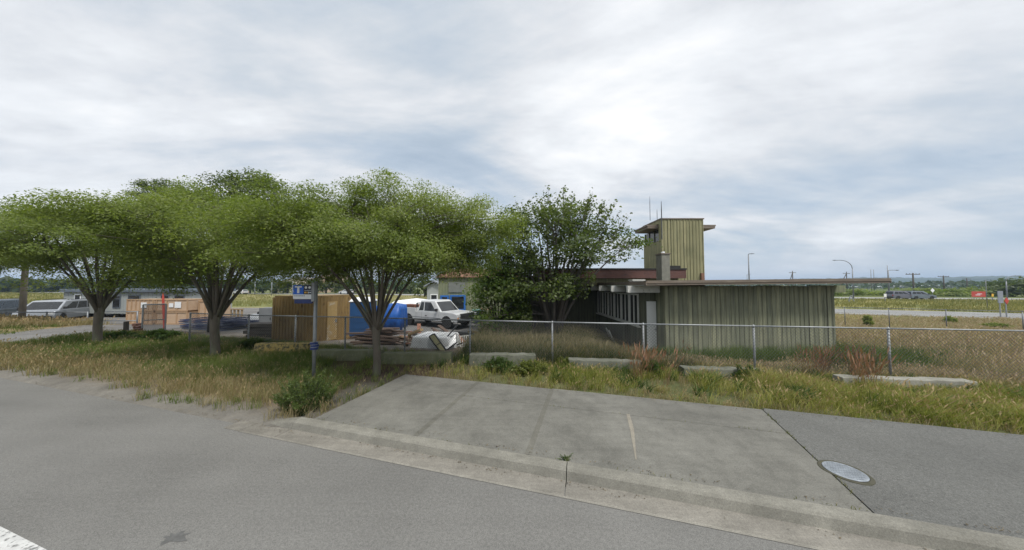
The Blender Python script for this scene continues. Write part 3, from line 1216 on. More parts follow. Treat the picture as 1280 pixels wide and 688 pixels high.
# ------------------------------------------------------------------ bus stop
p = at(392, 474, .03)
bs = empty('bus_stop_sign', (p.x, p.y, gz(p.x, p.y)), 0, 'tall galvanised bus stop pole with blue T sign', 'bus stop')
d = p.y
zt = lambda py: HC + (357 - py) / FPX * d - bs.location.z
xx = lambda px: (px - 392) / FPX * d
mb = MB()
mb.tube([(0, 0, -.2), (0, 0, zt(352.5))], .042, 12)
mb.lathe([(.042, zt(352.5)), (.03, zt(352.0)), (0, zt(351.7))], seg=12)
mb.build('pole', GALV, bs, smooth=True)
mb = MB()
mb.box((xx(388), -.055, zt(377)), (xx(391.8), .055, zt(353.5)))
mb.build('bracket', GALV, bs, bevel=.004)
sx0, sx1, sxm = xx(364.3), xx(388.2), xx(377.2)
mb = MB()
mb.box((sx0, -.02, zt(374)), (sx1, .02, zt(356.2)))
pl = mb.build('sign_panel', SIGNW, bs, bevel=.004)
mb = MB()
mb.box((sx0 + .004, -.024, zt(368.2)), (sxm, .024, zt(356.5)))
mb.build('blue_field', SIGNB, pl)
mb = MB()
mb.box((sxm + .002, -.024, zt(368.2)), (sx1 - .002, .024, zt(356.5)))
mb.build('navy_field', SIGND, pl)
mb = MB()
tx, tw = (sx0 + sxm) / 2, .115
for sg in (-1, 1):
    y0, y1 = (-.0255, -.0245) if sg < 0 else (.0245, .0255)
    mb.box((tx - tw * .8, y0, zt(359.6)), (tx + tw * .8, y1, zt(358.0)))
    mb.box((tx - .03, y0, zt(366.6)), (tx + .03, y1, zt(359.6)))
mb.build('letter', SIGNW, pl)
nx = (sxm + sx1) / 2
mb = MB()
for q in (-.052, .045):
    mb.lathe([(0, -.0245), (.034, -.0245), (.034, -.0258), (0, -.0258)], (nx + q, 0, zt(359.6)), 16, 'Y')
    mb.build('round_symbol', SIGNW, pl)
    mb = MB()
for i in range(7):
    mb.box((nx - .085 + i * .026, -.0258, zt(363.6)), (nx - .085 + i * .026 + .016, -.0245, zt(363.0)))
mb.box((nx + .01, -.0258, zt(366.9)), (nx + .03, -.0245, zt(364.9)))
mb.box((nx + .045, -.0258, zt(366.4)), (nx + .085, -.0245, zt(365.2)))
mb.build('symbols', SIGNW, pl)
mb = MB()
mb.box((nx - .09, -.0258, zt(366.8)), (nx - .045, -.0245, zt(364.9)))
mb.build('amber_symbol', SIGNY, pl)
mb = MB()
mb.box((nx - .03, -.0258, zt(366.8)), (nx - .005, -.0245, zt(364.9)))
mb.build('amber_symbol', SIGNY, pl)
mb = MB()
rr = random.Random(4)
x = sx0 + .02
while x < sx0 + .30:
    w = rr.uniform(.012, .035)
    mb.box((x, -.0215, zt(370.6)), (x + w, -.0202, zt(369.4)))
    x += w + .012
mb.build('small_print', SIGNG, pl)
mb = MB()
mb.box((xx(366), -.018, zt(379.5)), (xx(388), .018, zt(374.3)))
mb.build('lower_plate', SIGNN, bs, bevel=.004)
mb = MB()
for i, (dx, dz) in enumerate(((-.015, 428.6), (.012, 431.4), (-.005, 434.8))):
    mb.lathe([(.046, zt(dz + 1.4)), (.092, zt(dz + 1.2)), (.092, zt(dz - 1.3)), (.046, zt(dz - 1.5))], (dx, 0, 0), 18)
tt = mb.build('timetable_holder', SIGNN, bs, smooth=False)
mb = MB()
for (dz, h) in ((430.0, .35), (433.1, .35)):
    mb.lathe([(.05, zt(dz + h)), (.095, zt(dz + h)), (.095, zt(dz - h)), (.05, zt(dz - h))], (0, 0, 0), 18)
mb.build('white_band', SIGNG, tt)


# ------------------------------------------------------------------ vehicles (x forward, y to the left)
def arch(cx, cz, r, n=9):
    """points of a wheel arch from the front to the back, over the wheel"""
    return [(cx + r * math.cos(a), cz + r * math.sin(a)) for a in (math.pi * k / (n - 1) for k in range(n))]


def wheel(root, x, y, r, w, side):
    o = empty('wheel', (x, y, r))
    o.parent = root
    mb = MB()
    s = side
    mb.lathe([(r * .62, -w / 2 * s), (r * .93, -w / 2 * s), (r, -w * .36 * s), (r, w * .36 * s), (r * .93, w / 2 * s), (r * .62, w / 2 * s)], seg=28, axis='Y')
    mb.build('tyre', BLACK, o)
    mb = MB()
    mb.lathe([(0, w * .40 * s), (r * .16, w * .42 * s), (r * .2, w * .30 * s), (r * .5, w * .34 * s), (r * .61, w * .5 * s), (r * .63, w * .3 * s), (r * .63, -w * .4 * s), (0, -w * .4 * s)], seg=20, axis='Y')
    mb.build('rim', CHROM, o)
    return o


def quadface(mb, pts, th=.006):
    """thin pane from four points, thickness along its own normal"""
    p = [Vector(q) for q in pts]
    n = (p[1] - p[0]).cross(p[3] - p[0]).normalized() * th
    a = [q + n for q in p]
    b = [q - n for q in p]
    mb.add(a + b, [(0, 1, 2, 3), (7, 6, 5, 4), (0, 4, 5, 1), (1, 5, 6, 2), (2, 6, 7, 3), (3, 7, 4, 0)])


def greenhouse(mb, xs_b, xs_t, zb, zt, wb, wt):
    """cab: lower and upper rectangle joined, crowned roof"""
    r0 = [Vector((xs_b[0], -wb, zb)), Vector((xs_b[1], -wb, zb)), Vector((xs_b[1], wb, zb)), Vector((xs_b[0], wb, zb))]
    r1 = [Vector((xs_t[0], -wt, zt)), Vector((xs_t[1], -wt, zt)), Vector((xs_t[1], wt, zt)), Vector((xs_t[0], wt, zt))]
    k = .10
    r2 = [Vector((xs_t[0] + k, -wt + k, zt + .035)), Vector((xs_t[1] - k, -wt + k, zt + .035)), Vector((xs_t[1] - k, wt - k, zt + .035)), Vector((xs_t[0] + k, wt - k, zt + .035))]
    mb.loft([r0, r1, r2])


def cabpt(xs_b, xs_t, zb, zt, wb, wt, side, u, v):
    """point on the cab's side: u along, v up, 0..1"""
    xb, xt = lerp(xs_b[0], xs_b[1], u), lerp(xs_t[0], xs_t[1], u)
    return Vector((lerp(xb, xt, v), side * (lerp(wb, wt, v) + .004), lerp(zb, zt, v)))


def car(root, prof_top, L, W, wheels, r, gh, paint, side_windows, belt=.0, zlow=.32, truckish=False, plate=True):
    """prof_top: list of x,z from the back to the front along the top of the lower body"""
    hw = W / 2
    f, b = wheels
    ra = r * 1.16
    low = [(L / 2 - .02, zlow)] + [(f + ra, zlow)] + arch(f, r, ra)[1:-1] + [(f - ra, zlow), (b + ra, zlow)] + arch(b, r, ra)[1:-1] + [(b - ra, zlow), (-L / 2 + .02, zlow)]
    poly = prof_top + low
    mb = MB()
    mb.prism(poly, -hw, hw)
    body = mb.build('body', paint, root, bevel=.045, seg=3)
    mb = MB()
    mb.box((b - ra * 1.1, -hw + .22, zlow - .08), (f + ra * 1.1, hw - .22, r * 2.1))
    mb.build('chassis', BLKM, root)
    for x in (f, b):
        for s in (1, -1):
            wheel(root, x, s * (hw - .13), r, .24, s)
    mb = MB()
    greenhouse(mb, *gh)
    mb.build('cab', paint, root, bevel=.05, seg=3)
    xb, xt, zb, zt, wb, wt = gh
    for (u0, u1, v0, v1, sl0, sl1) in side_windows:
        for s in (1, -1):
            q = [cabpt(*gh, s, u0 + sl0 * 0, v0), cabpt(*gh, s, u1, v0), cabpt(*gh, s, u1 - sl1, v1), cabpt(*gh, s, u0 + sl0, v1)]
            mb = MB()
            quadface(mb, q)
            mb.build('side_window', GLASSD, root)
    mb = MB()

    def fr(y, v):
        return Vector((lerp(xb[1], xt[1], v) + .005, y * lerp(wb, wt, v), lerp(zb, zt, v)))
    quadface(mb, [fr(-.88, .10), fr(.88, .10), fr(.86, .9), fr(-.86, .9)])
    mb.build('windscreen', GLASSD, root)
    mb = MB()

    def bk(y, v):
        return Vector((lerp(xb[0], xt[0], v) - .005, y * lerp(wb, wt, v), lerp(zb, zt, v)))
    quadface(mb, [bk(.85, .15), bk(-.85, .15), bk(-.82, .88), bk(.82, .88)])
    mb.build('rear_window', GLASSD, root)
    for s in (1, -1):
        mb = MB()
        x = lerp(xb[1], xt[1], .15) - .22
        mb.box((x - .05, s * (wb + .03), zb + .08), (x + .05, s * (wb + .22), zb + .27))
        mb.build('mirror', BLKM, root, bevel=.02)
    return body


# white pickup in the yard
fx, fy = -4.3, 18.6
hd = math.atan2(-.50, .866)
tr = empty('pickup_truck', (0, 0, -.38), hd, 'white extended cab pickup truck parked in the yard with boards in its bed', 'pickup truck')
L, W = 5.75, 2.0
ctr = Vector((-5.45, 19.85, -.36))
tr.location = ctr
prof = [(-2.87, .62), (-2.87, 1.0), (-2.85, 1.02), (1.15, 1.05), (1.3, 1.10), (2.45, 1.06), (2.78, .98), (2.86, .80), (2.87, .45)]
gh = ((-.92, 1.42), (-.70, .66), 1.04, 1.80, .93, .78)
car(tr, prof, L, W, (1.92, -1.72), .40, gh, CARW,
    [(.08, .27, .12, .86, .0, .0), (.32, .80, .10, .86, .0, .10)], zlow=.50)
for nm, (a, b) in {'bed_side': ((-2.86, .93, 1.0), (-.98, 1.0, 1.28)), }.items():
    for s in (1, -1):
        mb = MB()
        mb.box((a[0], s * a[1], a[2]), (b[0], s * b[1], b[2]))
        mb.build('bed_side', CARW, tr, bevel=.02)
mb = MB()
mb.box((-2.87, -.925, 1.0), (-2.80, .925, 1.27))
mb.build('tailgate', CARW, tr, bevel=.02)
mb = MB()
mb.box((-.99, -.92, 1.01), (-.95, .92, 1.30))
mb.build('bed_front', CARW, tr)
mb = MB()
for s in (1, -1):
    mb.bar((-1.0, s * .85, 1.26), (-1.0, s * .85, 1.62), .07)
mb.bar((-1.0, -.86, 1.60), (-1.0, .86, 1.60), .06)
mb.build('headache_rack', BLKM, tr)
mb = MB()
mb.box((2.80, -.72, .74), (2.895, .72, 1.02))
gr = mb.build('grille', BLKM, tr, bevel=.015)
mb = MB()
for z in (.80, .88, .96):
    mb.box((2.896, -.66, z - .012), (2.905, .66, z + .012))
mb.build('grille_bar', POLEG, gr)
for s in (1, -1):
    mb = MB()
    mb.box((2.74, s * .725, .80), (2.89, s * .985, 1.0))
    mb.build('headlight', LAMPW, tr, bevel=.02)
    mb = MB()
    mb.box((2.66, s * .90, .70), (2.885, s * .992, .79))
    mb.build('indicator', LAMPO, tr, bevel=.01)
    mb = MB()
    mb.box((-2.885, s * .80, .78), (-2.84, s * .985, 1.12))
    mb.build('tail_light', LAMPR, tr)
mb = MB()
mb.box((2.78, -1.0, .46), (3.0, 1.0, .70))
mb.build('bumper', BLKM, tr, bevel=.03)
mb = MB()
mb.box((-3.0, -.95, .48), (-2.86, .95, .68))
mb.build('bumper', GALV, tr, bevel=.02)
for s in (1, -1):
    mb = MB()
    mb.box((-.02, s * 1.0, .78), (.13, s * 1.018, .83))
    mb.build('door_handle', BLKM, tr)
    mb = MB()
    for x in (-.93, -.36, .06 + .95):
        mb.box((x - .006, s * .995, .58), (x + .006, s * 1.004, 1.03))
    mb.box((-2.2, s * .995, .655), (1.4, s * 1.006, .69))
    mb.build('body_trim', POLEG, tr)
# boards in the truck bed: two things
ml = Matrix.Translation(ctr) @ Matrix.Rotation(hd, 4, 'Z')
for i, (y0, y1, z1) in enumerate(((-.8, -.05, 1.46), (.02, .75, 1.40))):
    mb = MB()
    for k in range(4):
        mb.box((-2.7 + .03 * k, y0, 1.03 + (z1 - 1.03) * k / 4 + .004), (-1.15 - .05 * k, y1 - .02 * k, 1.03 + (z1 - 1.03) * (k + 1) / 4))
    tag(mb.build('board_stack', WOOD if i else pm('rusty_board', (.19, .085, .055), (.13, .06, .04), 3, .85), M=ml),
        ('reddish brown boards stacked in the near half of the white truck bed', 'dark brown boards stacked in the far half of the white truck bed')[i], 'boards')


def estate(name, label, cat, loc, ang, paint, L=4.5, W=1.82, H=1.62, hood=True, roofmat=None, group=None):
    root = empty(name, loc, ang, label, cat, group)
    h = L / 2
    if hood:
        prof = [(-h, .5), (-h, .92), (-h + .05, .97), (h * .42, 1.0), (h * .86, .90), (h * .97, .78), (h, .55)]
        gh = ((-h + .04, h * .52), (-h + .28, h * .10), .95, H - .035, W / 2 - .05, W / 2 - .20)
    else:
        prof = [(-h, .5), (-h, .98), (h * .70, 1.0), (h * .95, .92), (h, .6)]
        gh = ((-h + .02, h * .80), (-h + .10, h * .42), .97, H - .035, W / 2 - .03, W / 2 - .14)
    car(root, prof, L, W, (h * .62, -h * .62), .33, gh, paint,
        [(.05, .30, .12, .86, .03, 0), (.33, .58, .12, .86, 0, 0), (.61, .90, .12, .86, 0, .12)], zlow=.28)
    for s in (1, -1):
        mb = MB()
        mb.box((h - .16, s * (W / 2 - .42), .64), (h + .01, s * (W / 2 - .06), .80))
        mb.build('headlight', LAMPW, root, bevel=.03)
        mb = MB()
        mb.box((-h - .01, s * (W / 2 - .26), .70), (-h + .1, s * (W / 2 - .04), .94))
        mb.build('tail_light', LAMPR, root, bevel=.02)
    mb = MB()
    mb.box((h - .05, -W / 2 + .1, .30), (h + .07, W / 2 - .1, .56))
    mb.build('bumper', BLKM, root, bevel=.03)
    mb = MB()
    mb.box((-h - .07, -W / 2 + .1, .32), (-h + .05, W / 2 - .1, .58))
    mb.build('bumper', BLKM, root, bevel=.03)
    if roofmat:
        mb = MB()
        for s in (1, -1):
            mb.bar((-h + .4, s * (W / 2 - .28), H + .05), (h * .1, s * (W / 2 - .28), H + .05), .04)
        mb.build('roof_rail', BLKM, root)
    return root


# two at the left, behind a rail fence
vx = at(70, 404, -.4)
estate('parked_minivan', 'silver minivan with long dark windows parked beyond the dry grass islet', 'minivan', (-38.0, 23.2, -.45), R(-58), CARS, 4.7, 1.9, 1.72, False, True)
estate('parked_van', 'dark grey van cut off by the left edge of the picture', 'van', (-43.4, 22.6, -.45), R(-56), CARG, 4.9, 1.95, 1.75, False, True)
# two on the highway far right
for i, (px, lab) in enumerate(((1130, 'silver car on the far highway, the rear one of two in line'), (1152.5, 'silver car on the far highway, the front one of two in line'))):
    Y = 57.5 - i * .6
    estate('highway_car', lab, 'car', ((px - CX) / FPX * Y, Y + .6, -.40), R(-10), pm('blue_silver', (.22, .25, .29), (.19, .22, .26), 1, .3, .4) if i else pm('lilac_silver', (.20, .20, .245), (.18, .18, .22), 1, .3, .4), 4.2, 1.8, 1.72, True, True, 'cars on the far highway')
# small far cars at the left
for px, py, Y, m, lab in ((301, 368, 88, CARW, 'tiny white car on the far road, seen between the first two trees'), (433, 366, 92, CARW, 'tiny white car on the far road, above the ochre container')):
    estate('far_car', lab, 'car', ((px - CX) / FPX * Y, Y, -.42), R(-11) + math.pi, m, 4.3, 1.8, 1.5)


# ------------------------------------------------------------------ things in the yard
YZ = -.36
# ochre container
A = Vector((-9.60, 13.45, YZ))          # left front corner
Bc = Vector(((394.5 - CX) / FPX * 13.0, 13.0, YZ))
C_ = Vector(((442 - CX) / FPX * 15.2, 15.2, YZ))
A = Vector(((344 - CX) / FPX * 13.35, 13.35, YZ))
D_ = A + (C_ - Bc)
con = empty('storage_container', (Bc.x, Bc.y, YZ), 0, 'small ochre ribbed metal container behind the bus stop sign', 'container')
TC = Matrix.Translation(-Vector((Bc.x, Bc.y, YZ)))
HT = 2.36


def ribwall(p, q, n, z0, z1, depth=.035):
    mb = MB()
    d = (q - p)
    L = d.length
    d.normalize()
    nrm = Vector((d.y, -d.x, 0))
    prof = []
    for i in range(n):
        u = L * i / n
        w = L / n
        for k, off in ((0, 0), (.42, 0), (.52, depth), (.90, depth)):
            prof.append((u + k * w, off))
    prof.append((L, 0))
    front = [p + d * u + nrm * (o - .0) for u, o in prof]
    vs = [Vector((v.x, v.y, z0)) for v in front] + [Vector((v.x, v.y, z1)) for v in front]
    m = len(front)
    mb.add(vs, [(i, i + 1, i + 1 + m, i + m) for i in range(m - 1)])
    return mb


for (p, q, n) in ((A, Bc, 13), (Bc, C_, 12), (C_, D_, 13), (D_, A, 12)):
    mb = ribwall(p, q, n, YZ + .12, YZ + HT - .08)
    mb.build('ribbed_wall', OCHRE, con, M=TC)
mb = MB()
mb.slab([(v.x, v.y) for v in (A, Bc, C_, D_)], YZ + HT - .075, YZ + HT)
mb.build('roof', OCHRE, con, M=TC)
mb = MB()
for p, q in ((A, Bc), (Bc, C_), (C_, D_), (D_, A)):
    mb.bar(Vector((p.x, p.y, YZ + .06)), Vector((q.x, q.y, YZ + .06)), .08, .12)
for p in (A, Bc, C_, D_):
    mb.box((p.x - .05, p.y - .05, YZ), (p.x + .05, p.y + .05, YZ + HT - .08))
mb.build('frame', OCHRE, con, M=TC)
d = (C_ - Bc).normalized()
nrm = Vector((d.y, -d.x, 0))
p0, p1 = Bc + d * .62 + nrm * .04, Bc + d * 1.18 + nrm * .04
mb = MB()
vs = [Vector((p.x, p.y, z)) for p in (p0, p1) for z in (YZ + .15, YZ + 2.05)]
mb.bar((p0 + p1) / 2 + Vector((0, 0, .12)), (p0 + p1) / 2 + Vector((0, 0, 2.0)), (p1 - p0).length, .03)
mb.v, mb.f = [], []
th = nrm * .03
q = [p0, p1, p1 + th, p0 + th]
mb.slab([(v.x, v.y) for v in q], YZ + .14, YZ + 2.05)
dr = mb.build('door', OCHRL, con, M=TC)
mb = MB()
hh = p0 * .12 + p1 * .88 + th
mb.box((hh.x - .02, hh.y - .05, YZ + 1.0), (hh.x + .03, hh.y + .03, YZ + 1.16))
mb.build('handle', GALV, dr, M=TC)

# portable toilet, blue
pt = empty('portable_toilet', ((455 - CX) / FPX * 15.6, 15.6, YZ), R(12), 'blue portable toilet with domed white roof beside the ochre container', 'portable toilet')
mb = MB()
mb.box((-.56, -.56, .10), (.56, .56, 1.95))
mb.build('cabin', BLUEP, pt, bevel=.04)
mb = MB()
mb.loft([[Vector((x * k, y * k, z)) for x, y in ((-.6, -.6), (.6, -.6), (.6, .6), (-.6, .6))] for k, z in ((1, 1.955), (.97, 2.02), (.75, 2.14), (.4, 2.2))])
mb.build('roof', SIGNW, pt, bevel=.03)
mb = MB()
mb.box((-.36, -.59, .16), (.36, -.565, 1.85))
dr = mb.build('door', BLUEP, pt, bevel=.01)
for z in (.5, .85, 1.2):
    mb = MB()
    mb.box((-.28, -.605, z), (.28, -.592, z + .06))
    mb.build('panel_rib', BLUEP, dr)
mb = MB()
mb.box((.24, -.63, .98), (.31, -.592, 1.1))
mb.build('latch', BLKM, dr)
for y in (-.42, .32):
    mb = MB()
    mb.box((-.6, y, 0), (.6, y + .1, .098))
    mb.build('skid', BLKM, pt)
mb = MB()
mb.cyl((.35, .35, 1.9), (.35, .35, 2.4), .05, 10)
mb.build('vent_pipe', BLKM, pt)

# blue tarpaulin draped over a load
c = Vector(((489 - CX) / FPX * 16.6, 16.6, YZ))
rr = np.random.default_rng(3)
mb = MB()
nx_, ny_ = 22, 18
pts = []
for j in range(ny_ + 1):
    for i in range(nx_ + 1):
        u, v = i / nx_ * 2 - 1, j / ny_ * 2 - 1
        m = max(abs(u), abs(v))
        x, y = u * .98, v * .75
        h = 1.72 - .06 * abs(u) + .05 * math.sin(3 * u + 1) if m < .78 else lerp(1.66, .28 + .1 * math.sin(9 * u + 7 * v), (m - .78) / .22)
        k = 1.0 if m < .78 else .82
        bulge = .05 * noise.noise(Vector((u * 4, v * 4, h * 2)))
        if m >= .78:
            s_ = .80 / m + (m - .78) * .1
            x, y = x * s_ , y * s_
        pts.append((x * (1 + bulge), y * (1 + bulge), h + .05 * noise.noise(Vector((u * 5, v * 5, 3)))))
fs = [(j * (nx_ + 1) + i, j * (nx_ + 1) + i + 1, (j + 1) * (nx_ + 1) + i + 1, (j + 1) * (nx_ + 1) + i) for j in range(ny_) for i in range(nx_)]
mb.add(pts, fs)
tp = mb.build('tarpaulin', BLUET, None, smooth=True)
tp.location = c
tp.modifiers.new('thick', 'SOLIDIFY').thickness = .012
tag(tp, 'bright blue tarpaulin draped over a load behind the plank heap', 'tarpaulin')

# heap of planks behind the third tree
rr = random.Random(11)
c = Vector(((478 - CX) / FPX * 13.0, 13.0, YZ))
lays = 7
kk = 0
for lay in range(lays):
    for j in range(7 - lay // 2):
        L = rr.uniform(1.4, 2.3) if lay < 5 else rr.uniform(1.0, 1.6)
        ang = rr.gauss(0.05, .16) + (.5 if rr.random() < .12 else 0)
        yy = (j - 3 + lay * .25) * .19 + rr.uniform(-.05, .05)
        xx_ = rr.uniform(-.25, .25) - .1 * lay * (rr.random() < .5)
        z = .05 + lay * .125
        w, h = rr.uniform(.13, .2), rr.uniform(.035, .07)
        tilt = rr.gauss(0, .05)
        M_ = Matrix.Translation((c.x + xx_, c.y + yy, YZ + z)) @ Matrix.Rotation(ang, 4, 'Z') @ Matrix.Rotation(tilt, 4, 'Y')
        mb = MB()
        mb.box((-L / 2, -w / 2, -h / 2), (L / 2, w / 2, h / 2))
        pale = kk in (9, 23)
        o = mb.build('plank', WOODL if pale else WOOD)
        o.matrix_world = M_
        tag(o, 'pale plank in the dark plank heap by the blue tarpaulin' if pale else 'weathered brown plank in the heap behind the mossy concrete barriers', 'plank', 'planks in the heap')
        kk += 1
# pale beam leaning beside the canopy shell, and the shell
p = at(512, 418, YZ + .35)
q = at(527, 410, YZ + .75)
mb = MB()
mb.bar(p, Vector((q.x, q.y, q.z - .1)), .22, .12)
mb.bar((p.x, p.y, YZ), (p.x, p.y, YZ + .42), .14)
tag(mb.build('leaning_beam', WOODL, bevel=.01), 'pale squared beam leaning left of the white truck canopy', 'beam')
c = at(541, 441, YZ + .02)
cs = empty('truck_canopy', (c.x, c.y + .75, YZ), R(-9), 'white ribbed truck canopy shell lying on the yard ground', 'truck canopy')
mb = MB()
mb.loft([[Vector((x, y, z)) for x, y in ((-.98 * k, -.72 * k), (.85 * k, -.72 * k), (.85 * k, .75 * k), (-.98 * k, .75 * k))] for k, z in ((1, 0), (.985, .1), (.90, .60), (.84, .67))])
mb.build('shell', CARW, cs, bevel=.05, seg=3)
mb = MB()
mb.box((-.95, -.735, .02), (.82, -.712, .07))
mb.build('rim', GALV, cs)
for x in (-.5, -.1, .3):
    mb = MB()
    mb.box((x, -.5, .672), (x + .06, .5, .70))
    mb.build('roof_rib', CARW, cs, bevel=.01)


def panel(name, label, cat, corners, paint, edge, th=.03):
    """a framed panel from four corners"""
    p = [Vector(q) for q in corners]
    o = empty(name, (p[0].x, p[0].y, YZ), 0, label, cat)
    T = Matrix.Translation(-Vector((p[0].x, p[0].y, YZ)))
    mb = MB()
    quadface(mb, p, th / 2)
    mb.build('panel', paint, o, M=T)
    mb = MB()
    for i in range(4):
        mb.bar(p[i], p[(i + 1) % 4], .05, .055)
    mid0, mid1 = (p[0] + p[3]) / 2, (p[1] + p[2]) / 2
    mb.bar(mid0, mid1, .035, .06)
    mb.build('frame', edge, o, M=T)
    return o


def pz(px, py, Y):
    d = pixdir(px, py)
    t = Y / d.y
    return Vector((0, 0, HC)) + d * t


panel('framed_panel', 'olive framed panel with black edging leaning on the white canopy', 'panel',
      [pz(536.5, 421, 11.75), pz(542.5, 417.5, 11.8), pz(559.5, 441, 11.35), pz(554, 444.5, 11.3)], pm('olive_panel', (.27, .25, .13), (.2, .19, .1), 4, .7), BLKM)
panel('white_door_panel', 'white panel with black frame and strut tipped on its corner', 'panel',
      [pz(553, 431, 11.85), pz(570, 417, 12.1), pz(571, 428, 11.9), pz(558, 438, 11.6)], CARW, BLKM)
mb = MB()
mb.bar(pz(551, 430, 11.8), pz(571, 407.5, 12.1), .05)
tag(mb.build('strut', BLKM), 'black metal strut lying across the white door panel', 'strut')
# white plastic chair tipped over
p = at(582, 434, YZ)
chx = empty('garden_chair', (p.x, p.y, YZ), R(30), 'white wire garden chair lying on its side on the yard ground', 'chair')
mb = MB()
for k in range(6):
    mb.bar((-.25 + k * .1, 0, .02), (-.22 + k * .1, .1, .5), .022)
mb.bar((-.27, 0, .03), (.27, 0, .03), .03)
mb.bar((-.24, .1, .5), (.3, .1, .5), .03)
mb.build('backrest', WHT, chx)
mb = MB()
for k in range(5):
    mb.bar((-.22 + k * .1, .02, .06 + 0 * k), (-.22 + k * .1, .45, .12), .022)
mb.build('seat', WHT, chx)
for q in ((-.25, .42, .02, -.45, .5, .3), (.25, .42, .02, .45, .55, .3)):
    mb = MB()
    mb.bar(q[:3], q[3:], .025)
    mb.build('leg', WHT, chx)
# broken timber to the right, and the bins by the truck
for (px, py, a, lab) in ((608, 414, .4, 'reddish broken board lying behind the fence, upper of two'), (602, 418, -.35, 'reddish broken board lying behind the fence, lower of two')):
    p = at(px, py, YZ + .1)
    mb = MB()
    mb.box((-.5, -.09, -.03), (.5, .09, .03), Matrix.Translation(p) @ Matrix.Rotation(a, 4, 'Z') @ Matrix.Rotation(.25, 4, 'Y'))
    tag(mb.build('broken_board', pm('red_wood', (.26, .12, .075), (.17, .08, .05), 4, .85)), lab, 'board')
p = Vector(((598 - CX) / FPX * 21, 20.9, -.4))
bn = empty('wheeled_bin', p, 0, 'dark bin with grey green lid standing beside the truck bonnet', 'bin')
mb = MB()
mb.loft([[Vector((x * k, y * k, z)) for x, y in ((-.38, -.35), (.38, -.35), (.38, .35), (-.38, .35))] for k, z in ((.8, .08), (1, 1.0))])
mb.build('tub', NAVY, bn, bevel=.03)
mb = MB()
mb.box((-.42, -.40, 1.002), (.42, .38, 1.08))
mb.build('lid', TEAL, bn, bevel=.03)
for s in (-1, 1):
    mb = MB()
    mb.lathe([(0, -.03), (.1, -.03), (.1, .03), (0, .03)], (s * .36, .33, .1), 14, 'X')
    mb.build('wheel', BLACK, bn)
p = Vector(((607.5 - CX) / FPX * 20, 20, -.4))
hp = empty('hand_pallet', p, R(20), 'pale wooden rack standing between the truck and the leafy bush', 'rack')
for x in (-.3, .3):
    for y in (-.2, .2):
        mb = MB()
        mb.box((x - .03, y - .03, 0), (x + .03, y + .03, 1.3))
        mb.build('post', WOODL, hp)
mb = MB()
for z in (.25, .7, 1.15):
    mb.box((-.36, -.25, z), (.36, .25, z + .03))
mb.build('shelf', WOODL, hp)
# white covered trailer behind the truck
p = Vector(((521 - CX) / FPX * 24.5, 24.5, -.42))
tl = empty('covered_trailer', p, R(4), 'low white covered trailer standing behind the white pickup truck', 'trailer')
mb = MB()
rings = []
for k in range(9):
    x = -1.9 + 3.8 * k / 8
    e = 1 - .12 * abs(k - 4) / 4
    rings.append([Vector((x, -.95, .55)), Vector((x, -.95, 1.25 * e)), Vector((x, -.7, 1.62 * e)), Vector((x, 0, 1.78 * e)), Vector((x, .7, 1.62 * e)), Vector((x, .95, 1.25 * e)), Vector((x, .95, .55))])
mb.loft(rings)
mb.build('cover', SIGNW, tl, bevel=.04)
for s in (1, -1):
    wheel(tl, -.2, s * .82, .33, .2, s)
mb = MB()
mb.box((-1.9, -.9, .42), (1.9, .9, .545))
mb.bar((1.9, 0, .48), (3.0, 0, .48), .1)
mb.build('chassis', BLKM, tl)

# stacked navy frames
c = at(249, 414, YZ)
for i in range(6):
    mb = MB()
    L, w = 3.4, 1.9
    z = .05 + i * .115
    t = .055
    dx, an = rr.uniform(-.12, .12), R(-8) + rr.uniform(-.07, .07)
    for (a_, b_) in (((-L / 2, -w / 2), (L / 2, -w / 2)), ((L / 2, -w / 2), (L / 2, w / 2)), ((L / 2, w / 2), (-L / 2, w / 2)), ((-L / 2, w / 2), (-L / 2, -w / 2)), ((-L / 6, -w / 2), (-L / 6, w / 2)), ((L / 6, -w / 2), (L / 6, w / 2))):
        mb.bar((*a_, 0), (*b_, 0), t)
    for k in range(7):
        x = -L / 2 + L * (k + .5) / 7
        mb.bar((x, -w / 2, 0), (x, w / 2, 0), .025, .02)
    o = mb.build('metal_frame', NAVY if i % 3 else pm('grey_blue_frame', (.13, .16, .22), (.09, .11, .16), 3, .4) if i == 0 else MATS['grey_blue_frame'])
    o.location = (c.x + dx, c.y + 1.2, YZ + z)
    o.rotation_euler = (0, .012, an)
    tag(o, ('topmost navy metal frame of the stack behind the second tree' if i == 5 else 'navy metal frame in the stack behind the second tree'), 'frame', 'stacked navy frames')
c = at(297, 414, YZ)
for i in range(3):
    mb = MB()
    for (a_, b_) in (((-1.6, -.6), (1.6, -.6)), ((1.6, -.6), (1.6, .6)), ((1.6, .6), (-1.6, .6)), ((-1.6, .6), (-1.6, -.6)), ((0, -.6), (0, .6))):
        mb.bar((*a_, 0), (*b_, 0), .08)
    for k in range(12):
        x = -1.6 + 3.2 * (k + .5) / 12
        mb.bar((x, -.6, 0), (x, .6, 0), .03, .02)
    o = mb.build('metal_frame', NAVY)
    o.location = (c.x + .1 * i, c.y + 1.2, YZ + .35 + .1 * i)
    o.rotation_euler = (0, 0, R(6 + 3 * i))
    tag(o, 'navy metal frame on the dark timber stack left of the container', 'frame', 'navy frames on the timber')
c = at(322, 430, YZ)
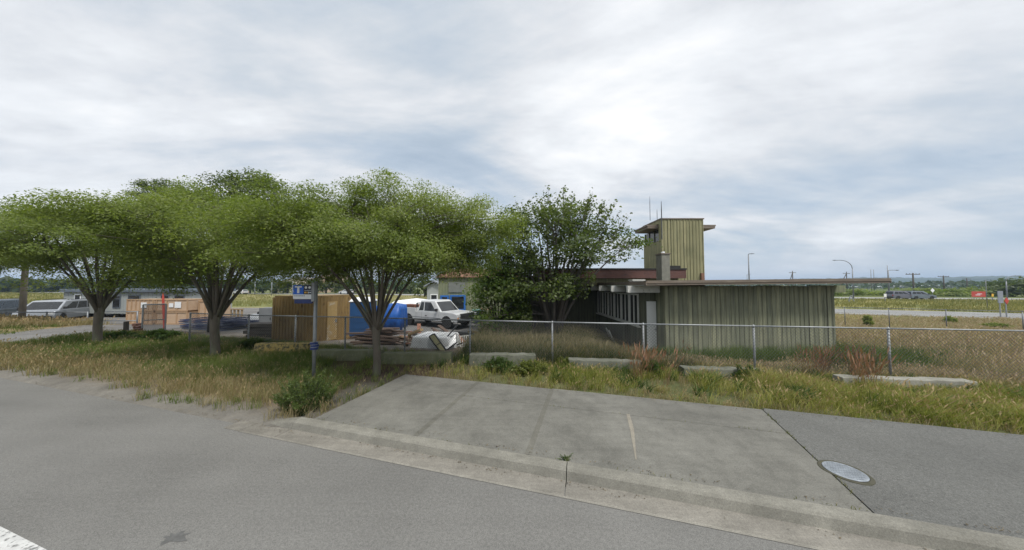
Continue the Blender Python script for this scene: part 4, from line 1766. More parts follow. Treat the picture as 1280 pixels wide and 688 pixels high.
for i in range(15):
    a_ = rr.uniform(-.12, .12)
    mb = MB()
    mb.box((-1.0 - rr.uniform(0, .4), -.11, -.08), (.85, .11, .08))
    o = mb.build('dark_timber', pm('tarred_timber', (.022, .02, .018), (.04, .034, .03), 4, .8) if i == 0 else MATS['tarred_timber'])
    o.location = (c.x - .1, c.y + .7 + (i % 3) * .26, YZ + .09 + (i // 3) * .18)
    o.rotation_euler = (0, 0, a_)
    tag(o, 'dark tarred timber in the stack against the left side of the ochre container', 'timber', 'dark timbers by the container')
# white gas tank and grey cabinet
Y = 18.5
tk = empty('gas_tank', ((325 - CX) / FPX * Y, Y, YZ), R(5), 'rounded white tank standing left of the grey cabinet', 'tank')
mb = MB()
mb.lathe([(0, -.55), (.2, -.53), (.32, -.4), (.34, -.3), (.34, .3), (.32, .4), (.2, .53), (0, .55)], (0, 0, .62), 20, 'X')
mb.build('vessel', SIGNW, tk, smooth=True)
mb = MB()
mb.box((-.35, -.2, 0), (-.25, .2, .34))
mb.box((.25, -.2, 0), (.35, .2, .34))
mb.build('saddle', POLEG, tk)
mb = MB()
mb.lathe([(.09, .94), (.09, 1.05), (.06, 1.1), (0, 1.11)], (0, 0, 0), 12)
mb.build('valve_cap', BLKM, tk)
Y = 17.6
gc = empty('grey_cabinet', ((338.5 - CX) / FPX * Y, Y, YZ), R(8), 'dull grey metal cabinet behind the left end of the ochre container', 'cabinet')
mb = MB()
mb.box((-.38, -.35, .06), (.42, .35, 1.45))
mb.build('case', GREYC, gc, bevel=.015)
mb = MB()
mb.box((-.33, -.375, .12), (.37, -.352, 1.38))
dr = mb.build('door', GREYC, gc, bevel=.006)
mb = MB()
mb.box((.27, -.40, .7), (.32, -.377, .86))
mb.build('handle', BLKM, dr)
mb = MB()
mb.loft([[Vector((-1.5, -.3, 1.15)), Vector((-.4, -.3, 1.5)), Vector((-.4, .4, 1.5)), Vector((-1.5, .4, 1.15))], [Vector((-1.5, -.3, 1.19)), Vector((-.4, -.3, 1.54)), Vector((-.4, .4, 1.54)), Vector((-1.5, .4, 1.19))]])
mb.bar((-1.4, -.2, 0), (-1.4, -.2, 1.16), .06)
mb.bar((-1.4, .3, 0), (-1.4, .3, 1.16), .06)
o = mb.build('lean_to_roof', GREYC)
o.location = (gc.location.x - .3, gc.location.y + 2.6, gc.location.z)
tag(o, 'sloping grey sheet roof on posts left of the grey cabinet', 'shelter')
# wooden trestle
Y = 25
ts = empty('timber_trestle', ((292 - CX) / FPX * Y, Y, -.42), R(-6), 'low yellowish timber trestle standing on the far edge of the yard', 'trestle')
mb = MB()
mb.box((-1.05, -.1, .72), (1.05, .1, .82))
mb.build('beam', WOODL, ts)
for k in range(6):
    mb = MB()
    mb.box((-.98 + k * .38, -.06, 0), (-.88 + k * .38, .06, .718))
    mb.build('leg', WOODL, ts)

# plywood crates
Y = 20.4


def crate(name, label, xa, xb, z0, z1, Y, D, nb, labels=()):
    o = empty(name, ((xa + xb) / 2, Y, z0), R(-3), label, 'crate', 'plywood crates')
    w = (xb - xa) / 2
    h = z1 - z0
    mb = MB()
    mb.box((-w, 0, .08), (w, D, h - .04))
    mb.build('box', PLY, o)
    mb = MB()
    for k in range(nb + 1):
        x = -w + .05 + (2 * w - .1) * k / nb
        mb.box((x - .045, -.035, .10), (x + .045, -.002, h - .06))
    mb.box((-w, -.04, h - .058), (w, -.002, h + .02))
    mb.box((-w, -.04, 0), (w, -.002, .098))
    mb.box((-w - .02, .0, h - .038), (w + .02, D, h + .0))
    mb.build('batten', PLYD, o)
    for k in range(3):
        x = -w * .8 + w * .8 * k
        mb = MB()
        mb.box((x, 0, -.02), (x + .12, D, .078))
        mb.build('skid', PLYD, o)
    for (u, v, lw, lh) in labels:
        mb = MB()
        mb.box((-w + 2 * w * u, -.046, h * v), (-w + 2 * w * u + lw, -.0405, h * v + lh))
        mb.build('shipping_label', SIGNW, o)
    return o


X = lambda px, Y=Y: (px - CX) / FPX * Y
zc = YZ - .02
h1 = .92
crate('plywood_crate', 'plywood crate with close battens, upper left of the big stack', X(159), X(195), zc + h1 + .04, zc + 2 * h1, Y, 1.3, 6, ((.55, .3, .45, .4),))
crate('plywood_crate', 'plywood crate with close battens, lower left of the big stack', X(159), X(195), zc, zc + h1, Y, 1.3, 6)
crate('plywood_crate', 'plywood crate with white shipping labels, upper right of the big stack', X(195.5), X(238), zc + h1 + .04, zc + 2 * h1, Y, 1.3, 3, ((.42, .35, .35, .3), (.6, .3, .5, .45)))
crate('plywood_crate', 'plywood crate without labels, lower right of the big stack', X(195.5), X(238), zc, zc + h1, Y, 1.3, 3)
crate('plywood_crate', 'lone crate of planks right of the stacked plywood crates, half behind the second tree', X(239.5), X(258), zc, zc + 1.7, Y + .5, 1.3, 2)
# site trailer
Y = 24.5
st = empty('site_trailer', (X(160, Y), Y, -.45), R(-4), 'long pale grey site trailer with dark flat roof behind the crates', 'site trailer')
w = (X(258, Y) - X(80, Y)) / 2
mb = MB()
mb.box((-w, 0, .45), (w, 3.2, 2.35))
for k in range(int(2 * w / .4)):
    mb.box((-w + k * .4, -.02, .47), (-w + k * .4 + .03, .01, 2.33))
mb.build('wall', TRAIL, st)
mb = MB()
mb.box((-w - .15, -.2, 2.352), (w + .15, 3.4, 2.62))
mb.build('roof', TRAIR, st, bevel=.03)
for (px0, px1, z0, z1) in ((88, 95, 1.2, 2.1), (142, 151, 1.0, 2.0), (163, 178, 1.55, 2.05), (208, 217, 1.5, 2.05), (226, 238, 1.5, 2.05)):
    a_, b_ = X(px0, Y) - X(160, Y), X(px1, Y) - X(160, Y)
    mb = MB()
    mb.box((a_ - .06, -.05, z0 - .06), (b_ + .06, -.021, z1 + .06))
    f = mb.build('window', SIGNW if px0 < 100 else TRAIR, st)
    mb = MB()
    mb.box((a_, -.06, z0), (b_, -.052, z1))
    mb.build('pane', GLASSD, f)
for k in range(9):
    x = -w + .4 + k * (2 * w - .8) / 8
    mb = MB()
    mb.box((x - .12, .2, -.05), (x + .12, .5, .448))
    mb.build('support_block', BARC, st)

# steel pipe gate, timber posts, red post, loose mesh gate
def pipe_gate(name, label, xa, xb, Y, z0, zs, mat=POLEG, ya=None):
    o = empty(name, (xa, Y, z0), 0, label, 'railing')
    T = Matrix.Translation((-xa, -Y, -z0))
    yb = ya if ya is not None else Y
    n = max(2, int(abs(xb - xa) / 2.2) + 1)
    for k in range(n):
        t = k / (n - 1)
        x, y = lerp(xa, xb, t), lerp(Y, yb, t)
        mb = MB()
        mb.tube([(x, y, z0 - .1), (x, y, z0 + zs[-1] + .05)], .04, 8)
        mb.build('post', mat, o, smooth=True, M=T)
    for z in zs:
        mb = MB()
        mb.tube([(xa, Y, z0 + z), (xb, yb, z0 + z)], .032, 8)
        mb.build('rail', mat, o, smooth=True, M=T)
    return o


pipe_gate('pipe_railing', 'grey pipe railing with two rails left of the plywood crates', X(130, 18.4), X(174, 18.4), 18.4, -.4, (.55, 1.15))
pipe_gate('pipe_railing', 'long thin pipe railing in front of the two parked vans', X(-40, 19), X(112, 19), 19.0, -.4, (.5, 1.05))
for (px, pyb, h, m, lab) in ((157, 422, .82, POLEW, 'short dark timber post beside the driveway, right of the first tree'), (117.5, 425, 1.45, POLEW, 'thin leaning dark post close behind the first tree trunk')):
    p = at(px, pyb, -.2)
    mb = MB()
    r = .10 if px > 150 else .035
    mb.tube([(p.x, p.y, gz(p.x, p.y) - .2), (p.x + (.0 if px > 150 else .1), p.y, p.z + h)], [r, r * .95], 10)
    tag(mb.build('timber_post', m), lab, 'post')
p = at(206, 416, YZ)
mb = MB()
mb.tube([(p.x, p.y, YZ - .1), (p.x - .2, p.y, YZ + 2.05)], .055, 10)
mb.tube([(p.x - .2, p.y, YZ + 2.05), (p.x - .22, p.y, YZ + 2.4)], [.055, .02], 10)
tag(mb.build('red_pole', REDM), 'slim red pole standing before the plywood crates', 'pole')
g0, g1 = at(177, 421, -.3), at(206, 419, -.3)
o = empty('mesh_gate', (g0.x, g0.y, -.3), 0, 'grey chain link gate panel with torn mesh standing before the crates', 'gate')
T = Matrix.Translation((-g0.x, -g0.y, .3))
h = 1.72
mb = MB()
P = [Vector((g0.x, g0.y, -.28)), Vector((g1.x, g1.y, -.28)), Vector((g1.x, g1.y, -.28 + h)), Vector((g0.x, g0.y, -.28 + h))]
for i in range(4):
    mb.tube([P[i], P[(i + 1) % 4]], .035, 8)
mb.tube([(P[0] + P[3]) / 2, (P[1] + P[2]) / 2], .025, 8)
mb.build('frame', GALV, o, M=T)
mb = MB()
L = (P[1] - P[0]).length
dd = (P[1] - P[0]).normalized()
k = -h
while k < L:
    for sg in (1, -1):
        a0, a1 = max(k, 0), min(k + h, L)
        if a1 - a0 > .02:
            za, zb = ((a0 - k), (a1 - k)) if sg > 0 else (h - (a0 - k), h - (a1 - k))
            A_, B_ = P[0] + dd * a0, P[0] + dd * a1
            mb.tube([(A_.x, A_.y - .02 * sg, -.28 + za), (B_.x, B_.y - .02 * sg, -.28 + zb)], .009, 3, caps=False)
    k += .07
mb.build('wire_mesh', WIRE, o, M=T)
# rubble heap foot of the gate
rr = random.Random(5)
for (px, py, lab) in ((171, 421, 'reddish brick block in the small heap left of the mesh gate'),):
    for i in range(7):
        p = at(px + rr.uniform(-4, 3), py + rr.uniform(-2, 1), -.3)
        mb = MB()
        mb.box((-.13, -.1, -.07), (.13, .1, .07), Matrix.Rotation(rr.uniform(0, 3), 4, 'Z') @ Matrix.Rotation(rr.uniform(-.4, .4), 4, 'X'))
        o = mb.build('brick_block', pm('brick_red', (.22, .10, .07), (.12, .07, .055), 6, .9) if i == 0 else MATS['brick_red'])
        o.location = (p.x, p.y, gz(p.x, p.y) + .06 + .12 * (i % 4))
        tag(o, lab, 'block', 'blocks by the mesh gate')


# ------------------------------------------------------------------ poles, lamps and signs far off
def pole_at(px, ptop, Y, pbot=None):
    x = (px - CX) / FPX * Y
    return x, HC + (357 - ptop) / FPX * Y


def far_pole(name, label, px, ptop, Y, r=.1, mat=POLEW, cat='pole', arm=None, cross=None, brace=None, group=None):
    x, zt = pole_at(px, ptop, Y)
    z0 = gz(x, Y)
    o = empty(name, (x, Y, z0), 0, label, cat, group)
    h = zt - z0
    mb = MB()
    mb.tube([(0, 0, -.3), (0, 0, h)], [r, r * .7], 8)
    mb.build('shaft', mat, o, smooth=True)
    if cross:
        for zc_, w in cross:
            mb = MB()
            mb.box((-w, -.08, h - zc_ - .09), (w, .08, h - zc_ + .09))
            mb.build('cross_arm', mat, o)
            mb = MB()
            for k in (-.92, -.45, .45, .92):
                mb.lathe([(.05, 0), (.07, .08), (.05, .2), (0, .22)], (w * k, 0, h - zc_ + .09), 8)
            mb.build('insulators', SIGNG, o)
    if brace:
        mb = MB()
        mb.tube([(brace, 0, -.2), (0, 0, h * .92)], [r * .8, r * .6], 8)
        mb.build('brace', mat, o)
    if arm:
        dx, up = arm
        mb = MB()
        pts = [(0, 0, h - .02)]
        for k in range(1, 9):
            a = math.pi / 2 * k / 8
            pts.append((dx * (1 - math.cos(a)), 0, h + up * math.sin(a)))
        pts.append((dx * 1.35, 0, h + up))
        mb.tube(pts, r * .55, 8)
        mb.build('arm', mat, o, smooth=True)
        mb = MB()
        sgn = 1 if dx > 0 else -1
        mb.loft([[Vector((dx * 1.35 + sgn * t, -w, h + up - hh)), Vector((dx * 1.35 + sgn * t, w, h + up - hh)), Vector((dx * 1.35 + sgn * t, w, h + up + .06)), Vector((dx * 1.35 + sgn * t, -w, h + up + .06))] for t, w, hh in ((0, .08, .05), (.3, .16, .1), (.75, .1, .03))])
        mb.build('lamp_head', POLEG, o)
    return o


far_pole('street_lamp', 'tall grey lamp pole with short hooked head behind the flat roof', 936.5, 319, 60, .14, POLEG, 'street lamp', arm=(.35, .3))
far_pole('street_lamp', 'short thin lamp pole left of the tall grey lamp behind the flat roof', 934, 344, 110, .12, POLEG, 'street lamp', arm=(.4, .3))
far_pole('utility_pole', 'braced timber pole just above the middle of the flat roof', 991, 339, 130, .22, POLEW, 'utility pole', cross=((.8, 1.6),), brace=-3.2)
far_pole('utility_pole', 'braced timber pole beside the curved street lamp above the roof', 1058.5, 340, 130, .22, POLEW, 'utility pole', cross=((.8, 1.6),), brace=-5)
far_pole('street_lamp', 'street lamp with a long curved arm above the roof end', 1066, 336, 62, .11, POLEG, 'street lamp', arm=(-2.6, 1.9))
for px, lab in ((1089, 'left one of two slim twin posts above the roof end'), (1092.5, 'right one of two slim twin posts above the roof end')):
    far_pole('slim_post', lab, px, 337, 90, .09, POLEG, 'post')
far_pole('street_lamp', 'thin lamp with side arm just beyond the tip of the flat roof', 1111, 338, 66, .1, POLEG, 'street lamp', arm=(1.3, .0))
far_pole('slim_post', 'thin mast rising beyond the tip of the flat roof', 1110, 332, 70, .09, POLEG, 'post')
far_pole('utility_pole', 'timber utility pole with cross arm right behind the silver cars', 1141.5, 341.5, 75, .2, POLEW, 'utility pole', cross=((.35, 1.9),))
far_pole('utility_pole', 'timber utility pole with cross arm, second from the silver cars', 1179.5, 344.8, 95, .2, POLEW, 'utility pole', cross=((.35, 1.9),))
far_pole('utility_pole', 'timber utility pole with cross arm, third and smallest from the silver cars', 1208.5, 348, 125, .2, POLEW, 'utility pole', cross=((.4, 2.0),))
far_pole('slim_post', 'thin grey post in the field left of the red sign', 1232, 350, 33, .035, POLEG, 'post')
far_pole('street_lamp', 'street lamp with arm bending right at the right edge', 1257.5, 352, 60, .12, POLEG, 'street lamp', arm=(1.9, 1.2))
for px, py, Y, lab in ((319, 350, 84, 'grey lamp post before the dark hedge, nearer the second tree'), (340, 348, 80, 'pale lamp post before the dark hedge, above the container'), (366, 352, 90, 'thin lamp post behind the blue T sign')):
    far_pole('slim_post', lab, px, py - 1, Y, .13, SIGNG, 'post')

# signs at the right
def post_sign(name, label, px, ytop, ybot, wpx, Y, mat, h_px=None, cat='sign', shape='rect', legs=2, thick=.04, rz=0, legmat=POLEG):
    x = (px - CX) / FPX * Y
    z0 = gz(x, Y)
    o = empty(name, (x, Y, z0), rz, label, cat)
    zt, zb = HC + (357 - ytop) / FPX * Y - z0, HC + (357 - ybot) / FPX * Y - z0
    w = wpx / FPX * Y / 2
    mb = MB()
    if shape == 'rect':
        mb.box((-w, -thick / 2, zb), (w, thick / 2, zt))
    else:
        c_, r_ = (zb + zt) / 2, (zt - zb) / 2
        mb.prism([(-w, c_), (0, c_ - r_), (w, c_), (0, c_ + r_)], -thick / 2, thick / 2)
    mb.build('panel', mat, o, bevel=.006)
    for k in ((-.6, .6) if legs == 2 else (0,)):
        mb = MB()
        mb.bar((w * k, thick * .5 + .03, -.2), (w * k, thick * .5 + .03, zt - .05), .06)
        mb.build('post', legmat, o)
    return o


post_sign('red_sign', 'wide red sign with small white marks far beyond the fields', 1222, 366.0 - 1.5, 371.5, 11.5, 60, REDM, rz=R(-20))
sgo = bpy.data.objects['red_sign']
mb = MB()
Ys = 60
w = .35
zc_ = HC + (357 - 368) / FPX * Ys - sgo.location.z
mb.box((-.45, -.026, zc_ - .22), (.25, -.0215, zc_ - .10))
mb.box((-.2, -.026, zc_ + .02), (.5, -.0215, zc_ + .14))
mb.build('white_marks', SIGNW, sgo)
post_sign('diamond_sign', 'small pale diamond road sign behind the silver cars', 1165, 360.5, 366, 5, 62, SIGNW, shape='dia', legs=1)
post_sign('yellow_sign', 'tiny yellow sign in the far field right of the red sign', 1239.5, 367.5, 371, 2.4, 52, SIGNY, legs=1)
post_sign('white_sign', 'tiny white sign in the field below the roof tip', 1105.5, 367.5, 371.5, 3.2, 48, SIGNW, legs=1)
o = post_sign('notice_board', 'tall grey sign seen from its back beside the access road', 1249, 364, 379, 6.5, 25, SIGNG, legs=1, legmat=GALV)
o = post_sign('round_red_sign', 'red roundish sign on a grey post right of the tall grey sign', 1256.5, 372, 380.5, 5.5, 25, REDM, shape='dia', legs=1, legmat=GALV)
# low stile in the field beyond the wall end
x, z = pole_at(1063, 371, 48)
o = empty('field_stile', (x, 48, gz(x, 48)), 0, 'small pale A-frame stand in the field right of the green wall', 'stand')
for s in (-1, 1):
    mb = MB()
    mb.bar((s * .5, 0, 0), (s * .1, 0, z - gz(x, 48) + .2), .1)
    mb.build('leg', SIGNG, o)
mb = MB()
mb.box((-.3, -.05, .6), (.3, .05, .7))
mb.build('cross_bar', SIGNG, o)

# ------------------------------------------------------------------ houses far behind the container
def gable(name, label, xa, xb, Y, D, ze, zr, wall, roof, wins=(), fronted=True):
    z0 = gz((xa + xb) / 2, Y) - .3
    o = empty(name, ((xa + xb) / 2, Y, z0), 0, label, 'house')
    w = (xb - xa) / 2
    e, r = ze - z0, zr - z0
    mb = MB()
    mb.prism([(-w, 0), (w, 0), (w, e), (0, r), (-w, e)], 0, D)
    mb.build('wall', wall, o)
    mb = MB()
    for s in (-1, 1):
        mb.add([(s * (w + .4), -.4, e - .15), (0, -.4, r + .12), (0, D + .4, r + .12), (s * (w + .4), D + .4, e - .15),
                (s * (w + .4), -.4, e + .03), (0, -.4, r + .32), (0, D + .4, r + .32), (s * (w + .4), D + .4, e + .03)],
               [(0, 1, 2, 3), (7, 6, 5, 4), (0, 4, 5, 1), (1, 5, 6, 2), (2, 6, 7, 3), (3, 7, 4, 0)])
    mb.build('roof', roof, o)
    for (u, v, ww, hh) in wins:
        x = -w + 2 * w * u
        zb = e * v
        mb = MB()
        mb.box((x - .12, -.06, zb - .12), (x + ww + .12, -.004, zb + hh + .12))
        f = mb.build('window', SIGNW, o)
        mb = MB()
        mb.box((x, -.08, zb), (x + ww, -.062, zb + hh))
        mb.build('pane', GLASSD, f)
    return o


Y = 115
X2 = lambda px: (px - CX) / FPX * Y
Z2 = lambda py: HC + (357 - py) / FPX * Y
gable('gabled_house', 'peach gabled building far behind the bus stop sign', X2(386), X2(428), Y, 12, Z2(352), Z2(343.5), BEIGE, pm('pink_roof', (.42, .30, .25), (.36, .26, .21), 1, .8), ((.2, .45, 1.4, 1.2), (.42, .45, 1.4, 1.2), (.68, .45, 1.4, 1.2)))
gable('low_house', 'low cream building far behind, left of the peach gable', X2(330), X2(384), Y + 6, 10, Z2(353), Z2(347), pm('cream_wall', (.52, .45, .34), (.46, .4, .3), 1, .8), pm('grey_roof', (.30, .27, .24), (.25, .23, .2), 1, .8), ((.2, .3, 1.6, 1.0), (.5, .3, 1.6, 1.0), (.75, .3, 1.6, 1.0)))
gable('grey_shed', 'low pale grey shed behind the trailer, left of the green wing', X(534, 40), X(552, 40), 40, 4, 2.4, 2.9, TRAIL, SIGNG, ((.3, .4, .8, .6),))
# pale strip of roofs far right
gable('long_store', 'long pale roofed store far off below the wooded hills', 340, 470, 260, 20, 1.0, 2.4, SIGNG, SIGNW)

# ------------------------------------------------------------------ hills
def hills(name, az0, az1, dist, hfun, depth, label):
    n = 220
    V, F = [], []
    prof = ((-60, -6, 0), (-20, .35, .3), (0, .72, .7), (depth * .35, 1.0, 1), (depth, .85, 1), (depth * 1.3, -6, 0))
    for i in range(n + 1):
        a = lerp(az0, az1, i / n)
        h = hfun(i / n)
        for (dd, k, jit) in prof:
            r = dist + dd
            z = k * h if k > 0 else k
            z += jit * (noise.noise(Vector((i * .45, dd * .03, 2))) * 1.6 + noise.noise(Vector((i * 1.7, dd * .1, 5))) * 1.0) * (dist / 900)
            V.append((math.sin(a) * r, math.cos(a) * r, z))
    m = len(prof)
    for i in range(n):
        for j in range(m - 1):
            F.append((i * m + j, (i + 1) * m + j, (i + 1) * m + j + 1, i * m + j + 1))
    mb = MB()
    mb.add(V, F)
    o = mb.build(name, HILL)
    return tag(o, label, 'hills', kind='structure')


hills('wooded_hill', R(38), R(75), 1700, lambda t: 35 * min(1, t * 5 + .25) * (1 - .12 * t) + 4 * noise.noise(Vector((t * 9, 0, 0))), 400, 'blue wooded ridge on the right horizon')
hills('wooded_hill', R(-80), R(-20), 1300, lambda t: 14 + 8 * noise.noise(Vector((t * 7, 1, 0))), 300, 'low wooded ridge on the left horizon')
hills('wooded_hill', R(-22), R(40), 2300, lambda t: 14 + 8 * noise.noise(Vector((t * 7, 4, 0))), 300, 'low wooded ridge on the middle horizon')

# ------------------------------------------------------------------ trees and bushes
LIB_TUBE = MB


def leaves(centres, normals, size, ratio, rng, fold=.25, aspect=.5):
    """diamond leaves: (N,3) centres; returns verts, faces"""
    n = len(centres)
    d = rng.normal(size=(n, 3))
    nr = normals / np.maximum(np.linalg.norm(normals, axis=1, keepdims=True), 1e-6)
    d -= nr * (d * nr).sum(1, keepdims=True)
    d /= np.maximum(np.linalg.norm(d, axis=1, keepdims=True), 1e-6)
    d[:, 2] -= ratio                       # tips hang
    d /= np.linalg.norm(d, axis=1, keepdims=True)
    s = np.cross(d, nr)
    s /= np.maximum(np.linalg.norm(s, axis=1, keepdims=True), 1e-6)
    L = size * rng.uniform(.65, 1.35, (n, 1))
    up = np.cross(s, d)
    b = centres - d * L * .5
    t = centres + d * L * .5
    l = centres - s * L * aspect * .5 + up * L * fold * .3 - d * L * .05
    r = centres + s * L * aspect * .5 + up * L * fold * .3 - d * L * .05
    V = np.stack([b, l, t, r], 1).reshape(-1, 3)
    F = np.arange(n * 4).reshape(n, 4)
    return V, F


def tree(name, label, base, fork, tr, ctr, rx, ry, rup, rdn, nl, ncl, per, lsize, cols, seed, bark=BARK, spread=.42,
         flat=.3, cat='tree', droop=.45, group=None, lobes=.22, multi=False, aspect=.5, shell=.55, lim_r=.5, keep=None, trunk_lean=(0, 0), boughs=0, bsize=(.5, .2), sprigs=0):
    """vase-shaped tree: trunk, limbs that fan out, twigs to every leaf clump of an uneven crown"""
    rng = np.random.default_rng(seed)
    rd = random.Random(seed)
    bx, by = base
    bz = gz(bx, by)
    root = empty(name, (bx, by, bz), 0, label, cat, group)
    cx, cy, cz = ctr[0] - bx, ctr[1] - by, ctr[2] - bz
    lx, ly = trunk_lean
    # trunk
    mb = MB()
    if not multi:
        pts, rad = [], []
        for k in range(7):
            t = k / 6
            pts.append((lx * t + .02 * math.sin(5 * t + seed), ly * t + .02 * math.cos(4 * t + seed), -.12 + (fork + .12) * t))
            rad.append(tr * (1.28 if k == 0 else 1.08 if k == 1 else 1.0 - .06 * t if k < 5 else 1.02))
        mb.tube(pts, rad, 14)
        mb.build('trunk', bark, root, smooth=True)
    # clump centres
    C, CB, BG = [], [], []
    BSZ = rng.uniform(.7, 1.3, max(1, boughs))
    tries = 0
    while len(C) < ncl and tries < 60000:
        tries += 1
        v = rng.normal(size=3)
        v /= np.linalg.norm(v)
        lob = 1 + lobes * (2 * float(vnoise(np.array([math.atan2(v[1], v[0]) * 1.6 + 9]), np.array([v[2] * 1.8 + seed]), 1.0, seed)[0]) - 1)
        r = (shell + (1 - shell) * rng.uniform() ** .6) * lob
        p = np.array([v[0] * rx * r, v[1] * ry * r, v[2] * (rup if v[2] > 0 else rdn) * r])
        if p[2] < 0 and np.hypot(p[0] / rx, p[1] / ry) < .35 and rng.uniform() < .8:
            continue
        if boughs:
            if len(BG) < boughs:
                # boughs keep apart so that gaps stay between them
                if BG and min(np.linalg.norm((p - b) / np.array([rx, ry, rup])) for b in BG) < 1.25 / math.sqrt(boughs) and tries < 4000:
                    continue
                BG.append(p)
                continue
            bi = int(rng.integers(0, len(BG)))
            p = BG[bi] + np.clip(rng.normal(size=3), -1.8, 1.8) * np.array([bsize[0], bsize[0], bsize[1]]) * BSZ[bi]
            p[2] -= .25 * np.hypot(*(p - BG[bi])[:2]) ** 2
        q = p + np.array([cx, cy, cz])
        if keep and not keep(q[0] + bx, q[1] + by, q[2] + bz):
            continue
        C.append(q)
        CB.append(bi if boughs else 0)
    C = np.array(C)
    CB = np.array(CB)
    # limbs
    L = []
    mb = MB()
    for i in range(nl):
        a = 2 * math.pi * (i + rd.uniform(-.3, .3)) / nl
        k = (.35, .62, .86)[i % 3]
        tgt = np.array([cx + rx * k * math.cos(a) * .92, cy + ry * k * math.sin(a) * .92, cz + rup * math.sqrt(max(0, 1 - k * k)) * .55 - rdn * .25 * k])
        sa = np.array([lx + tr * .45 * math.cos(a), ly + tr * .45 * math.sin(a), fork - rd.uniform(.02, .25) * (0 if multi else 1)])
        if multi:
            sa = np.array([tr * 1.2 * math.cos(a), tr * 1.0 * math.sin(a), -.1])
        mid = np.array([lerp(sa[0], tgt[0], spread), lerp(sa[1], tgt[1], spread), lerp(sa[2], tgt[2], .60)])
        pts, rad = [], []
        r0 = tr * lim_r * rd.uniform(.75, 1.1)
        ph = rd.uniform(0, 6)
        n = 12
        for j in range(n + 1):
            t = j / n
            p = sa * (1 - t) ** 2 + mid * 2 * t * (1 - t) + tgt * t * t
            p = p + np.array([math.sin(ph + t * 7), math.cos(ph * 2 + t * 6), 0]) * .07 * t
            pts.append(p)
            rad.append(r0 * (1 - .78 * t) + .006)
        mb.tube(pts, rad, 8)
        L += [(p, rad[j]) for j, p in enumerate(pts) if j >= 3]
    mb.build('limbs', bark, root, smooth=True)
    LP = np.array([p for p, _ in L])
    LR = np.array([r for _, r in L])
    mb = MB()
    for c in C:
        dd = np.linalg.norm(LP - c, axis=1) + .9 * np.maximum(0, LP[:, 2] - c[2] + .25)
        j = int(dd.argmin())
        p = LP[j]
        m = (p + c) / 2 + np.array([0, 0, .06 * np.linalg.norm(c - p)])
        r = min(LR[j] * .6, .006 + .009 * np.linalg.norm(c - p))
        mb.tube([p, m, c], [r, r * .7, r * .3], 4, caps=False)
    mb.build('twigs', bark, root)
    # leaves
    n = ncl * per
    idx = np.repeat(np.arange(len(C)), per)
    n = len(idx)
    cl = C[idx]
    out = (C - np.array([cx, cy, cz])) / np.array([rx, ry, (rup + rdn) / 2])
    out /= np.maximum(np.linalg.norm(out, axis=1, keepdims=True), .2)
    csz = rng.uniform(.7, 1.3, len(C))
    off = np.clip(rng.normal(size=(n, 3)), -1.7, 1.7) * np.array([1, 1, .42]) * (flat * csz[idx])[:, None]
    # each spray leans outwards and hangs at its rim
    rad2 = np.hypot(off[:, 0], off[:, 1])
    off[:, 2] -= droop * rad2 ** 2 / flat * .5
    pos = cl + off + out[idx] * (flat * .25)
    if keep:
        ok = np.array([keep(a + bx, b + by, c_ + bz) for a, b, c_ in pos])
        pos, idx = pos[ok], idx[ok]
        n = len(pos)
    nrm = np.array([0, 0, 1.0]) + .45 * out[idx] + rng.normal(size=(n, 3)) * .55
    V, F = leaves(pos, nrm, lsize, .35, rng, aspect=aspect)
    ct = rng.uniform(0, 1, len(C))
    if boughs:
        ct = .45 * ct + .55 * rng.uniform(0, 1, boughs)[CB]
    t = np.clip(ct[idx] * .55 + rng.uniform(0, 1, n) * .45, 0, 1)[:, None]
    c1, c2, c3 = (np.array(c) for c in cols)
    col = np.where(t < .5, lerp(c1, c2, t * 2), lerp(c2, c3, t * 2 - 1))
    if sprigs:
        mb = MB()
        P, T = [], []
        for i in range(sprigs):
            while True:
                v = rng.normal(size=3) + np.array([.35, 0, .75])
                v /= np.linalg.norm(v)
                if v[2] > .12:
                    break
            a = np.array([cx + v[0] * rx * .78, cy + v[1] * ry * .78, cz + v[2] * rup * .78])
            dr = np.array([v[0] * .75, v[1] * .5, .35 + .65 * v[2]])
            b = a + dr * rng.uniform(.9, 1.6) + np.array([0, 0, .1])
            m = (a + b) / 2 + np.array([0, 0, -.08])
            mb.tube([a, m, b], [.016, .011, .004], 4, caps=False)
            k = int(rng.integers(22, 40))
            u = rng.uniform(.15, 1.03, k)[:, None]
            P.append(a * (1 - u) ** 2 + m * 2 * u * (1 - u) + b * u * u + rng.normal(size=(k, 3)) * .085)
        mb.build('shoots', bark, root)
        P = np.concatenate(P)
        V2, F2 = leaves(P, np.array([0, 0, .8]) + rng.normal(size=P.shape) * .6, lsize, .2, rng, aspect=aspect)
        F = np.concatenate([F, F2 + len(V)])
        V = np.concatenate([V, V2])
        col = np.concatenate([col, lerp(c1, c3, rng.uniform(.2, .9, (len(P), 1)))])
    np_mesh('crown', V, F, LEAF, np.repeat(col, 4, 0), root)
    return root


